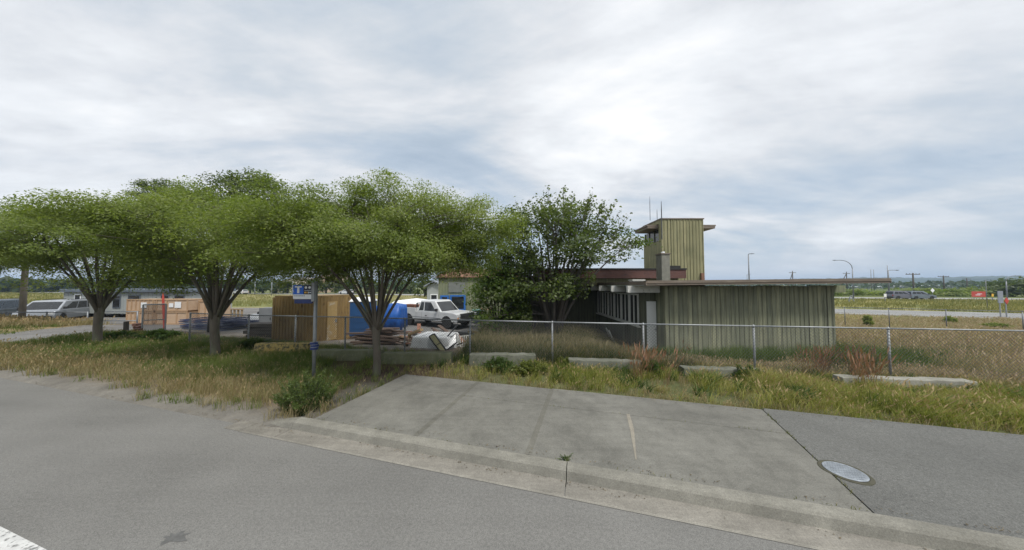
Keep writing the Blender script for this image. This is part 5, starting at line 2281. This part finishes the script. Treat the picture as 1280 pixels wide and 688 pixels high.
GREEN = ((.105, .150, .036), (.175, .220, .056), (.265, .295, .090))
DGREEN = ((.045, .072, .018), (.080, .110, .028), (.14, .165, .048))
LGREEN = ((.06, .11, .02), (.10, .16, .03), (.17, .22, .045))
b3, b2, b1 = at(470, 470, .03), at(268, 447, .02), at(122, 431, .02)
tree('shade_tree', 'vase shaped green tree right of the bus stop, in front of the plank heap', (b3.x, b3.y), 1.35, .098, (b3.x - .32, b3.y + .30, 3.86), 3.45, 2.1, 1.50, .80, 17, 700, 330, .062, GREEN, 31, lobes=.16, flat=.25, lim_r=.40, boughs=96, bsize=(.44, .15), shell=.45, spread=.36, aspect=.42)
tree('shade_tree', 'vase shaped green tree between the bus stop and the plywood crates', (b2.x, b2.y), 1.45, .125, (b2.x + .05, b2.y + .2, 4.2), 2.95, 2.5, 1.9, 1.25, 15, 440, 270, .072, GREEN, 32, lobes=.28, flat=.26, lim_r=.40, boughs=54, bsize=(.46, .15), shell=.5, spread=.36, aspect=.42)
tree('shade_tree', 'vase shaped green tree beside the driveway with the thin dark post', (b1.x, b1.y), 1.55, .125, (b1.x - .25, b1.y + .2, 4.4), 3.1, 2.7, 1.9, 1.35, 14, 400, 240, .082, GREEN, 33, lobes=.28, flat=.29, lim_r=.42, boughs=50, bsize=(.5, .16), shell=.5, spread=.36, aspect=.42)
p0 = at(27, 404, -.1)
mb = MB()
mb.tube([(p0.x, p0.y, gz(p0.x, p0.y) - .3), (p0.x, p0.y, 2.5), (p0.x + .03, p0.y, 6.4)], [.145, .135, .115], 12)
tag(mb.build('timber_pole', BARKP, smooth=True), 'pale plain timber pole at the left edge on the dry grass islet', 'pole')
tree('shade_tree', 'tree crown entering at the left edge in front of the pale timber pole', (-33.4, 16.6), 2.4, .15, (-33.0, 16.6, 4.9), 3.6, 2.6, 1.6, 1.3, 12, 300, 170, .11, ((.08, .12, .03), (.125, .17, .042), (.19, .225, .07)), 34, flat=.36, lim_r=.4, spread=.4, boughs=44, bsize=(.5, .18), shell=.45)
# darker trees that show over the first ones
for px, py, Y, pxt, rxx, seed, lab in ((204, 226, 27.5, 204, 2.3, 41, 'dark tree top showing above and between the two left shade trees'), (303, 216, 16.2, 267, 2.3, 42, 'dark tree top showing just above the second shade tree crown')):
    x = (px - CX) / FPX * Y
    xt = (pxt - CX) / FPX * Y
    zt = HC + (357 - py) / FPX * Y
    tree('dark_tree', lab, (xt, Y), zt - 3.4, .14, (x, Y, zt - 1.7), rxx, 1.6, 1.75, 1.6, 9, 130, 120, .14, DGREEN, seed, bark=BARKD, flat=.34)
# the old cherry-like tree before the building
tb = (2.35, 15.6)


def off_building(x, y, z):
    if y > 18.2 and x > -2 and z < 3.9 and x < 12:
        return False
    if y > 10.4 and x > 4.6 and z < 2.9:
        return False
    if (x > 4.3 and z < 3.75) or (x > 6.3 and z < 4.5) or x > 8.4:
        return False
    if x > 1.0 and z < 1.7:
        return False
    return z > -.2


tree('old_tree', 'dark spreading multi-stemmed tree with gnarled limbs in front of the dark porch', tb, .3, .19, (tb[0] + .45, tb[1], 3.9), 4.2, 2.6, 3.2, 2.4, 18, 460, 56, .145, ((.05, .078, .02), (.09, .125, .032), (.16, .19, .055)), 51, sprigs=80, boughs=64, bsize=(.55, .36),
     bark=pm('grey_bark', (.14, .12, .105), (.08, .07, .06), 5, .95, bump=.8, bscale=20, stretch=(1, 1, .3)), spread=.22, flat=.36, multi=True, aspect=.72, lobes=.36, shell=.5, lim_r=.62, keep=off_building, droop=.15)
tree('leafy_bush', 'tall loose yellow green bush between the truck and the old tree', (-.75, 15.2), .3, .07, (-.75, 15.1, 2.1), 1.55, 1.3, 2.0, 2.3, 12, 120, 62, .14, LGREEN, 52, bark=BARKD, multi=True, spread=.2, flat=.33, lobes=.4, cat='bush', aspect=.62, shell=.2, keep=off_building)
tree('leafy_bush', 'dark green shoulder high bush at the foot of the old tree', (1.0, 14.9), .2, .05, (1.0, 14.9, .75), 1.3, .9, .9, 1.0, 10, 90, 70, .14, DGREEN, 53, bark=BARKD, multi=True, spread=.2, flat=.28, cat='bush', aspect=.6, shell=.2, keep=off_building)


# upright bushy plant by the kerb and other small shrubs
def shrub(name, label, c, w, h, nst, per, lsize, cols, seed, lean=.5, depth=None, aspect=.32, cat='shrub', group=None):
    rng = np.random.default_rng(seed)
    z0 = gz(*c)
    root = empty(name, (c[0], c[1], z0), 0, label, cat, group)
    mb = MB()
    P, NRM, T = [], [], []
    depth = depth or w * .8
    for i in range(nst):
        a, r = rng.uniform(0, 6.283), rng.uniform() ** .55
        bx, by = math.cos(a) * r * w * .30, math.sin(a) * r * depth * .30
        tx, ty = math.cos(a) * r * w * .5 + rng.normal() * .03, math.sin(a) * r * depth * .5 + rng.normal() * .03
        hh = h * (1 - .45 * r * r) * rng.uniform(.5, 1.15)
        p0_, p1_, p2_ = np.array([bx, by, -.03]), np.array([lerp(bx, tx, .35), lerp(by, ty, .35), hh * .6]), np.array([tx, ty, hh])
        mb.tube([p0_, p1_, p2_], [.006, .005, .002], 4, caps=False)
        t = rng.uniform(.12, 1.02, per)[:, None]
        q = p0_ * (1 - t) ** 2 + p1_ * 2 * t * (1 - t) + p2_ * t * t
        out = rng.normal(size=(per, 3)) * np.array([1, 1, .35])
        out /= np.linalg.norm(out, axis=1, keepdims=True)
        P.append(q + out * lsize * .45)
        NRM.append(np.cross(out, rng.normal(size=(per, 3))) + np.array([0, 0, .8]))
        T.append(np.clip(t[:, 0] * .6 + rng.uniform(0, .5, per), 0, 1))
    mb.build('stems', pm('green_stem', (.07, .09, .03), (.05, .065, .025), 5, .8) if 'green_stem' not in MATS else MATS['green_stem'], root)
    P, NRM, T = np.concatenate(P), np.concatenate(NRM), np.concatenate(T)[:, None]
    V, F = leaves(P, NRM, lsize, -.2, rng, aspect=aspect)
    c1, c2, c3 = (np.array(c) for c in cols)
    col = np.where(T < .5, lerp(c1, c2, T * 2), lerp(c2, c3, T * 2 - 1))
    np_mesh('leaves', V, F, LEAF, np.repeat(col, 4, 0), root)
    return root


SHG = ((.03, .06, .016), (.055, .095, .024), (.09, .14, .036))
p = at(372, 520, .03)
shrub('roadside_shrub', 'dense upright green shrub at the start of the kerb, below the bus stop pole', (p.x - .02, p.y + .28), 1.25, .78, 120, 70, .05, ((.05, .08, .022), (.085, .125, .034), (.14, .19, .055)), 61, aspect=.26)
YG = ((.06, .085, .02), (.11, .14, .03), (.2, .22, .05))
for (px, py, w, h, cols, lab, sd) in (
        (622, 468, .9, .36, SHG, 'dark green low shrub in front of the clean grey barrier, left end', 62),
        (664, 473, 1.0, .36, YG, 'rounded yellow green low shrub right of the clean grey barrier', 63),
        (935, 478, .8, .42, SHG, 'dark green weed clump before the green board wall', 64),
        (815, 474, .7, .40, SHG, 'dark green weed clump below the white door', 65),
        (1065, 452, 1.9, .95, DGREEN, 'dark green bramble clump beside the right end of the board wall', 66),
        (200, 428, 1.7, .40, SHG, 'dark green low clump between the first and second trees', 67),
        (150, 428, 1.2, .34, SHG, 'dark green low clump right of the first tree trunk', 68),
        (318, 440, 1.2, .42, SHG, 'dark green low clump left of the yellow barrier', 69),
        (830, 446, 1.0, .5, SHG, 'green weeds at the foot of the porch corner', 70),
        (1188, 399, .7, .55, GREEN, 'dark dock plant beyond the far fence, nearer the middle post', 71),
        (1246, 404, 1.5, .32, GREEN, 'dark low bramble under the tall grey sign', 72),
        (1085, 402, .6, .75, GREEN, 'dark bramble tuft rising behind the silver fence rail', 73),
        (705, 466, .6, .35, YG, 'small yellow green weed at the left end of the barrier before the porch', 74)):
    p = at(px, py, -.05)
    shrub('weed_shrub', lab, (p.x, p.y), w, h, int(40 + 30 * w), 60, .07 if p.y < 12 else .12, cols, sd, depth=w * .7)
p = at(706, 574, .135)
shrub('kerb_weed', 'small weed growing from the kerb joint', (p.x, p.y), .13, .05, 12, 16, .022, SHG, 80)
bpy.data.objects['kerb_weed'].location.z = .132

# hedge trees and bushes behind the far road
rg = random.Random(9)
spots = []
hedge = [(282, 350, 96), (298, 347, 97), (313, 346, 98), (329, 348, 98), (345, 350, 97), (360, 351, 98), (392, 350, 100), (408, 348, 98), (424, 350, 99), (442, 347, 97), (460, 346, 96), (478, 349, 97), (496, 350, 96), (513, 348, 98), (531, 350, 70)]


def clump_tree(name, label, x, y, w, h, n, lsize, cols, seed, trunk=True, cat='tree', group=None):
    rng = np.random.default_rng(seed)
    z0 = gz(x, y)
    root = empty(name, (x, y, z0), 0, label, cat, group)
    if trunk:
        mb = MB()
        mb.tube([(0, 0, -.2), (.1, 0, h * .35), (0, .1, h * .7)], [w * .05, w * .04, w * .02], 7)
        mb.build('trunk', BARKD, root, smooth=True)
    k = max(10, n // 45)
    v = rng.normal(size=(k, 3))
    v /= np.linalg.norm(v, axis=1, keepdims=True)
    c = v * rng.uniform(.45, 1, (k, 1)) * np.array([w * .5, w * .4, h * .5]) * (1 + .25 * rng.normal(size=(k, 1)))
    c[:, 2] += h * .52
    idx = rng.integers(0, k, n)
    pos = c[idx] + rng.normal(size=(n, 3)) * np.array([w * .1, w * .1, h * .085])
    pos[:, 2] = np.maximum(pos[:, 2], .05)
    nrm = np.array([0, 0, .9]) + v[idx] * .7 + rng.normal(size=(n, 3)) * .5
    V, F = leaves(pos, nrm, lsize, .2, rng, aspect=.75)
    t = np.clip(rng.uniform(0, 1, k)[idx] * .6 + rng.uniform(0, .4, n), 0, 1)[:, None]
    c1, c2, c3 = (np.array(q) for q in cols)
    col = np.where(t < .5, lerp(c1, c2, t * 2), lerp(c2, c3, t * 2 - 1))
    np_mesh('crown', V, F, LEAF, np.repeat(col, 4, 0), root)
    return root


where = ['behind the second tree, leftmost of the hedge', 'behind the second tree, next to the leftmost', 'behind the two lamp posts', 'behind the pale lamp post', 'above the left end of the container', 'left of the bus stop sign', 'just right of the bus stop sign', 'before the peach gable', 'right of the peach gable', 'behind the third tree, left of its trunk', 'behind the third tree trunk', 'right of the third tree trunk', 'above the blue tarpaulin', 'above the white covered trailer', 'left of the green back wing']
for i, (px, py, Y) in enumerate(hedge):
    x = (px - CX) / FPX * Y
    h = HC + (357 - py) / FPX * Y + .5
    clump_tree('hedge_tree', 'dark bushy hedge tree ' + where[i], x, Y, rg.uniform(5, 7.5) * Y / 97, h + .3, 900, .62, DGREEN if i % 3 else ((.04, .07, .02), (.06, .1, .03), (.1, .14, .04)), 200 + i, group='hedge trees beyond the far road')
rt = [(1052, 362.5, 74, 4), (1072, 362, 76, 5), (1092, 362.5, 75, 5), (1118, 364, 78, 5), (1160, 363, 70, 5), (1172, 361, 72, 5), (1186, 361.5, 73, 5), (1200, 361, 72, 6), (1214, 363, 71, 5), (1243, 359, 72, 5), (1232, 362, 74, 5)]
wr = ['first from the green wall', 'second from the green wall', 'under the roof tip', 'left of the silver cars', 'at the pale diamond sign', 'right of the pale diamond sign', 'behind the second utility pole', 'left of the third utility pole', 'left of the red sign', 'right of the tiny yellow sign', 'right of the red sign']
for i, (px, py, Y, w) in enumerate(rt):
    x = (px - CX) / FPX * Y
    h = HC + (357 - py) / FPX * Y + .55
    clump_tree('field_bush', 'low green bush beyond the highway, ' + wr[i], x, Y + 3, w * 1.6, max(1.0, h), 700, .45, GREEN, 300 + i, trunk=False, cat='bush', group='bushes beyond the highway')
for i, (px, py, Y, w, lab) in enumerate(((1262, 352, 72, 9, 'large dark green tree mass at the right edge, left half'), (1284, 346, 70, 11, 'large dark green tree mass at the right edge, tallest part'))):
    x = (px - CX) / FPX * Y
    h = HC + (357 - py) / FPX * Y + .5
    clump_tree('dense_tree', lab, x, Y, w, h, 1500, .55, DGREEN, 330 + i)
# far woods: a mass nobody could count
rng = np.random.default_rng(77)
V, T = [], []
n = 26000
az = np.concatenate([rng.uniform(R(-74), R(-44), n // 2), rng.uniform(R(-44), R(70), n // 2)])
dist = np.where(az < R(-44), rng.uniform(230, 330, n), rng.uniform(330, 520, n))
top = np.where(az < R(-44), 5.0, 6.0) * (.55 + .6 * vnoise(az * 60, az * 0, 1.0, 4) + .3 * vnoise(az * 190, az * 0, 1.0, 6))
z = -.5 + top * rng.uniform(0, 1, n) ** .8
pos = np.stack([np.sin(az) * dist, np.cos(az) * dist, z], 1)
V, F = leaves(pos, np.array([0, -.5, .8]) + rng.normal(size=(n, 3)) * .5, 2.6, .1, rng, aspect=.8)
t = rng.uniform(0, 1, n)[:, None]
col = lerp(np.array([.025, .045, .018]), np.array([.06, .09, .03]), t)
tag(np_mesh('far_woods', V, F, LEAF, np.repeat(col, 4, 0)), 'far line of dark woods along the horizon', 'woods', kind='stuff')


# ------------------------------------------------------------------ grass
def scatter(n, dmin, dmax, umin, umax, test, rng, p=1.0):
    """places with density falling with distance, kept where test(x, y) says the kind grows"""
    u = rng.uniform(umin, umax, n)
    d = dmin * (dmax / dmin) ** rng.uniform(0, 1, n)
    x, y = u * d, d
    w = test(x, y)
    k = rng.uniform(0, 1, n) < w
    return x[k], y[k]


def grass(name, label, x, y, h, w, lean, cols, rng, head=None, cat='grass', tone_seed=1, clump=0.0, hw=2.6, zfix=None):
    n = len(x)
    if clump:
        m = max(4, n // 14)
        ci = rng.integers(0, m, n)
        sel = rng.integers(0, n, m)
        d = np.hypot(x[sel], y[sel])[ci]
        x = x[sel][ci] + rng.normal(size=n) * clump * (.4 + d * .06)
        y = y[sel][ci] + rng.normal(size=n) * clump * (.4 + d * .06)
    z = ground(x, y) - .01 if zfix is None else np.full(n, zfix)
    d = np.hypot(x, y)
    H = h(x, y) if callable(h) else np.full(n, h)
    H = H * rng.uniform(.55, 1.25, n)
    W = np.maximum(w * rng.uniform(.7, 1.3, n), .00055 * d * rng.uniform(.8, 1.4, n))
    a = rng.uniform(0, 2 * np.pi, n)
    ln = H * lean * rng.uniform(.2, 1.3, n)
    wind = np.array([.35, -.1])
    dx, dy = np.cos(a) * ln + wind[0] * ln, np.sin(a) * ln + wind[1] * ln
    f = rng.uniform(0, np.pi, n)
    sx, sy = np.cos(f) * W * .5, np.sin(f) * W * .5
    B = np.stack([x, y, z], 1)
    M = B + np.stack([dx * .3, dy * .3, H * .58], 1)
    Tp = B + np.stack([dx, dy, H], 1)
    S = np.stack([sx, sy, sx * 0], 1)
    V = np.stack([B - S, B + S, M + S * .8, M - S * .8, Tp + S * .12, Tp - S * .12], 1).reshape(-1, 3)
    o = np.arange(n)[:, None] * 6
    F = np.concatenate([o + np.array([0, 1, 2, 3]), o + np.array([3, 2, 4, 5])])
    tn = np.clip(.55 * fbm(x, y, 1.1, tone_seed, 3) + .45 * rng.uniform(0, 1, n) + rng.normal(size=n) * .08, 0, 1)
    C = np.array(cols)
    q = tn * (len(C) - 1)
    i0 = np.clip(np.floor(q).astype(int), 0, len(C) - 2)
    col = lerp(C[i0], C[i0 + 1], (q - i0)[:, None])
    tone = np.repeat(col, 6, 0)
    if head is not None:
        frac, hc = head
        k = rng.uniform(0, 1, n) < frac
        m = k.sum()
        hh = (H[k] * .16)[:, None] * np.array([0, 0, 1.0]) + np.stack([dx[k], dy[k], dx[k] * 0], 1) * .16
        t = Tp[k]
        ws = S[k] * hw
        hv = np.stack([t - hh * .7, t + ws + hh * .2, t + hh * 1.2, t - ws + hh * .2], 1).reshape(-1, 3)
        hf = np.arange(m * 4).reshape(m, 4) + len(V)
        V = np.concatenate([V, hv])
        F = np.concatenate([F, hf])
        HCc = np.array(hc)
        hcol = lerp(HCc[0], HCc[1], rng.uniform(0, 1, (m, 1)))
        tone = np.concatenate([tone, np.repeat(hcol, 4, 0)])
    return tag(np_mesh(name, V, F, BLADE, tone), label, cat, kind='stuff')


TAN = ((.19, .155, .075), (.275, .225, .12), (.37, .31, .18), (.17, .18, .065))
MIXG = ((.085, .13, .03), (.13, .175, .046), (.19, .22, .07), (.28, .22, .10))
GRN = ((.06, .10, .024), (.09, .14, .034), (.13, .185, .045), (.19, .21, .075))
BRT = ((.07, .095, .02), (.15, .18, .035), (.27, .285, .065), (.36, .32, .13), (.27, .20, .10))
RED = ((.12, .15, .055), (.23, .225, .10), (.36, .30, .18), (.46, .39, .265), (.38, .35, .19), (.17, .20, .07))
rng = np.random.default_rng(5)


def verge(x, y):
    s, n = sn(x, y)
    e = 3.58 + .42 * fbm(x, y, .8, 21)
    return ((n > e) & (n < 9.3) & (s < S0 - .05) & ~in_drive(x, y)).astype(float)


def mulch(x, y):
    s, n = sn(x, y)
    return np.clip(1.25 * np.exp(-(((s + 5.4) / 1.5) ** 2 + ((n - 6.9) / 1.3) ** 2)) + np.exp(-(((s + 5.2) / .4) ** 2 + ((n - 4.9) / 1.2) ** 2)), 0, 1)


def t_dry(x, y):
    s, n = sn(x, y)
    back = sstep(n, 4.3, 5.6)
    return verge(x, y) * (1 - .85 * back) * (1 - .92 * mulch(x, y)) * .75 * sstep(fbm(x, y, 2.2, 31) + .55 * sstep(n, 4.0, 4.5), .45, .75)


def t_green(x, y):
    s, n = sn(x, y)
    return verge(x, y) * (.12 + .88 * sstep(n, 4.3, 5.3)) * (1 - .9 * mulch(x, y)) * sstep(fbm(x, y, 1.1, 33), .25, .55)


x, y = scatter(230000, 4.6, 26, -2.3, -.30, t_dry, rng)
grass('dry_grass', 'dry straw coloured grass along the road edge', x, y, lambda x, y: .16 + .17 * fbm(x, y, .9, 41), .006, .55, TAN, rng, (.12, ((.30, .21, .12), (.40, .31, .18))), tone_seed=3, clump=.055)
x, y = scatter(230000, 5.5, 26, -2.3, -.2, t_green, rng)
grass('verge_grass', 'green verge grass under the row of trees', x, y, lambda x, y: .11 + .17 * fbm(x, y, .7, 43), .007, .6, MIXG[:3] + GRN[2:3], rng, (.04, ((.24, .2, .11), (.33, .27, .16))), tone_seed=5, clump=.05)
x, y = scatter(120000, 7, 26, -2.3, -.2, lambda x, y: t_green(x, y) * sstep(sn(x, y)[1], 5.7, 6.8), rng)
grass('shade_grass', 'deep green grass behind the tree trunks', x, y, lambda x, y: .10 + .18 * fbm(x, y, .7, 47), .009, .6, GRN, rng, tone_seed=7, clump=.06)


def strip(x, y):
    s, n = sn(x, y)
    e = 6.42 + .14 * fbm(x, y, 1.6, 51) + np.where(s > 3, .06, 0)
    return ((n > e) & (n < 10.5) & (s > S0 - .3)).astype(float)


def t_stripdry(x, y):
    s, n = sn(x, y)
    return strip(x, y) * np.where(n < 6.80, 1.0, .42) * np.where(s > 2.5, .8, 1)


def t_stripgreen(x, y):
    s, n = sn(x, y)
    return strip(x, y) * sstep(n, 6.5, 7.0) * (.25 + .75 * sstep(s, -3.0, .5)) * sstep(fbm(x, y, 1.3, 57) + .12 * sstep(s, 2, 5), .34, .58)


x, y = scatter(120000, 4.2, 14, -.6, 2.4, t_stripdry, rng)
grass('edge_grass', 'short tan grass along the back of the sidewalk', x, y, lambda x, y: .07 + .12 * fbm(x, y, 1.3, 61), .006, .7, TAN, rng, (.2, ((.3, .2, .12), (.38, .29, .17))), tone_seed=9, clump=.04)
x, y = scatter(210000, 4.2, 13, -.5, 2.4, t_stripgreen, rng)
grass('bright_grass', 'bright yellow green grass between the footpath and the fence', x, y, lambda x, y: .06 + .42 * fbm(x, y, 1.5, 63) ** 1.4, .009, .8, BRT, rng, (.10, ((.32, .23, .12), (.38, .29, .16))), tone_seed=11, clump=.065)


def field(x, y):
    s, n = sn(x, y)
    inside = (n > 8.9 + .1 * np.clip(x - 1.3, 0, 12) - .25 * vnoise(x, y, 1.7, 8)) & ~((x > 5.6) & (x < 14.0) & (y > 11.4)) & ~((x > 4.9) & (x <= 6.5) & (y > 12.2))
    # right of the access road's near edge
    road = (x - 43) * .41 + (y - 23.2) * .91
    return (inside & (road < -.3)).astype(float)


def t_red(x, y):
    return field(x, y) * (x > 4.6 + .25 * (y - 9)) * sstep(fbm(x, y, .6, 71) + .28 * sstep(x, 13, 16), .32, .6) * (1 - .93 * ((x < 14.3) & (y > 9.7))) * (1 - .8 * np.exp(-(((x - 14.6) / 1.6) ** 2 + ((y - 10.6) / 1.4) ** 2)))


def t_side(x, y):
    return field(x, y) * (x > -1.8) * (x < 5.7) * (y < 18.3)


x, y = scatter(190000, 6.0, 34, .35, 2.5, t_red, rng)
grass('tall_red_grass', 'tall reddish brown seeding grass beyond the fence', x, y, lambda x, y: (.42 + .35 * fbm(x, y, .5, 73)) * (1 - .62 * sstep(y, 11, 19)) * np.where((x < 14.2), .48, .85), .006, .5, RED, rng, (.4, ((.34, .24, .16), (.47, .37, .26))), tone_seed=13, clump=.10)
x, y = scatter(130000, 7.5, 19, -.3, .9, t_side, rng)
grass('tall_green_grass', 'tall green grass between the fence and the porch', x, y, lambda x, y: .4 + .34 * fbm(x, y, .6, 77) - .25 * sstep(x, 2.5, 4.5), .008, .45, ((.04, .06, .016), (.07, .095, .025), (.12, .13, .045), (.2, .18, .08)), rng, (.3, ((.2, .17, .09), (.29, .24, .14))), tone_seed=15, clump=.08)
x, y = scatter(60000, 4.2, 13, -.5, 2.4, lambda x, y: strip(x, y) * (sn(x, y)[1] > 7.0) * sstep(fbm(x, y, 1.7, 93), .52, .64), rng)
grass('broad_weeds', 'dark green broad leaved weeds among the bright grass', x, y, lambda x, y: .12 + .30 * fbm(x, y, 1.5, 95), .022, .8, ((.04, .07, .02), (.065, .105, .028), (.11, .15, .04)), rng, cat='weeds', tone_seed=31, clump=.05)
# russet dock spikes by the fence
x, y = scatter(6000, 6.4, 12.5, .3, 1.3, lambda x, y: ((sn(x, y)[1] > 7.5) & (sn(x, y)[1] < 11.0) & (y < 11.4)) * sstep(fbm(x, y, .9, 79), .50, .66), rng)
grass('russet_weeds', 'russet seeding weeds along the foot of the fence', x, y, lambda x, y: .45 + .4 * fbm(x, y, .9, 81), .008, .35, ((.16, .10, .05), (.23, .14, .08), (.28, .19, .11)), rng, (.95, ((.25, .125, .075), (.34, .21, .14))), cat='weeds', tone_seed=17, clump=.05, hw=4)
x, y = scatter(50000, 9.0, 12.6, .4, 1.8, lambda x, y: (y > 10.4) * (y < 11.5) * (x > 5.5) * .9 + .9 * np.exp(-(((x - 14.8) / 1.5) ** 2 + ((y - 10.6) / 1.3) ** 2)), rng)
grass('wall_grass', 'dark green grass at the foot of the board wall', x, y, lambda x, y: .3 + .25 * fbm(x, y, .9, 83), .009, .5, GRN, rng, tone_seed=19, clump=.06)
# dry islet left, and the tan band beside the far roads
x, y = scatter(60000, 10, 24, -2.4, -1.3, lambda x, y: ((x < -28.2) & (sn(x, y)[1] > 4.2) & (y < 19.6)) * 1.0, rng)
grass('islet_grass', 'dry grass on the islet beyond the driveway', x, y, lambda x, y: .25 + .3 * fbm(x, y, .5, 87), .008, .5, TAN, rng, (.3, ((.3, .2, .12), (.4, .31, .18))), tone_seed=21, clump=.06)


def t_field(x, y):
    road = (x - 43) * .41 + (y - 23.2) * .91
    return (((road > 9.3) & (y + .19 * x < 73.5) & (x > 8)) | ((x < -3) & (y > 38) & (y + .19 * x < 73))).astype(float) * .9


x, y = scatter(150000, 26, 110, -2.3, 2.4, t_field, rng)
grass('field_grass', 'yellow green meadow grass beyond the access road', x, y, lambda x, y: .25 + .3 * fbm(x, y, .12, 91), .01, .5, ((.09, .115, .03), (.16, .17, .05), (.28, .25, .10), (.36, .30, .15)), rng, tone_seed=23, clump=.1)


# little weeds in the joints of the walk
sj, nj = [], []
for (s0_, n0_, s1_, n1_, k_) in ((2.84, 3.86, 3.18, 6.5, 260), (-.3, 3.86, -.3, 3.95, 60), (-4.8, 3.86, -4.8, 6.3, 240), (-2.65, 5.5, 2.9, 5.52, 120), (-4.7, 3.86, 2.8, 3.87, 160)):
    for _ in range(k_):
        t_ = rng.uniform() ** 1.5 if k_ == 260 else rng.uniform()
        if k_ == 260:
            t_ = 1 - t_ * .9
        if noise.noise(Vector((t_ * 9, k_ * 1.3, 0))) < -.02:
            continue
        sj.append(lerp(s0_, s1_, t_) + rng.normal() * .012)
        nj.append(lerp(n0_, n1_, t_) + rng.normal() * .012)
jx, jy = xy(np.array(sj), np.array(nj))
grass('joint_weeds', 'tiny weeds growing in the joints of the walk', jx, jy, .035, .006, .9, ((.08, .10, .03), (.15, .16, .05), (.24, .21, .10)), rng, cat='weeds', tone_seed=29, zfix=.128)

# dark scrap strewn along the fence before the truck
rr = random.Random(21)
for i in range(26):
    p = at(rr.uniform(500, 600), rr.uniform(413, 438), YZ + .05)
    L_, w_ = rr.uniform(.25, .75), rr.uniform(.05, .16)
    M_ = Matrix.Translation(p + Vector((0, 0, rr.uniform(.0, .12)))) @ Matrix.Rotation(rr.uniform(0, 3.1), 4, 'Z') @ Matrix.Rotation(rr.uniform(-.35, .35), 4, 'Y')
    mb = MB()
    mb.box((-L_, -w_, -.025), (L_, w_ * rr.uniform(.5, 1), .025))
    o = mb.build('scrap_board', (WOOD, MATS['tarred_timber'], MATS['red_wood'], WOOD)[i % 4])
    o.matrix_world = M_
    tag(o, 'short broken scrap board strewn on the yard around the white canopy shell', 'scrap', 'scrap boards on the yard')

# white broken panel under the windows
mb = MB()
M_ = Matrix.Translation((5.25, 14.6, -.36)) @ Matrix.Rotation(R(80), 4, 'Z') @ Matrix.Rotation(R(-22), 4, 'X')
mb.prism([(-.75, 0), (.7, 0), (.8, .42), (.35, .62), (-.1, .5), (-.7, .66)], -.02, .02, M_)
tag(mb.build('broken_sheet', WHT), 'broken white panel leaning below the porch windows', 'panel')

# air: far things fade to blue
mb = MB()
mb.box((-6500, -6500, -8), (6500, 6500, 95))
m = bpy.data.materials.new('haze')
m.use_nodes = True
m.node_tree.nodes.clear()
nt = NT(m.node_tree)
out = nt.node('ShaderNodeOutputMaterial')
vol = nt.node('ShaderNodeVolumePrincipled')
vol.inputs['Color'].default_value = (.60, .77, 1.0, 1)
vol.inputs['Density'].default_value = .00034
nt.l.new(vol.outputs[0], out.inputs['Volume'])
m.cycles.homogeneous_volume = True
tag(mb.build('haze', m), 'pale blue haze in the far air', 'haze', kind='stuff')


# dead leaves and grit caught along the kerb and the walk
rng = np.random.default_rng(99)
n = 2600
sx_ = rng.uniform(-14, 16, n)
kind = rng.integers(0, 3, n)
nv = np.where(kind == 0, 3.655 - np.abs(rng.normal(size=n)) * .05, np.where(kind == 1, 6.40 - np.abs(rng.normal(size=n)) * .10, 3.90 + np.abs(rng.normal(size=n)) * .05))
keepm = ((sx_ > S0) | (kind == 0)) & (fbm(sx_, nv * 3, 1.3, 12) > .46)
sx_, nv, kind = sx_[keepm], nv[keepm], kind[keepm]
n = len(sx_)
zz_ = np.where(kind == 0, .016, .142)
px_, py_ = xy(sx_, nv)
pos = np.stack([px_, py_, zz_], 1)
V, F = leaves(pos, np.array([0, 0, 1.0]) + rng.normal(size=(n, 3)) * .25, .022, .0, rng, aspect=.6)
t = rng.uniform(0, 1, (n, 1))
col = lerp(np.array([.05, .042, .03]), np.array([.20, .16, .10]), t)
tag(np_mesh('leaf_litter', V, F, vcol('dead_leaf', .9), np.repeat(col, 4, 0)), 'dead leaves and grit caught along the kerb and walk', 'litter', kind='stuff')
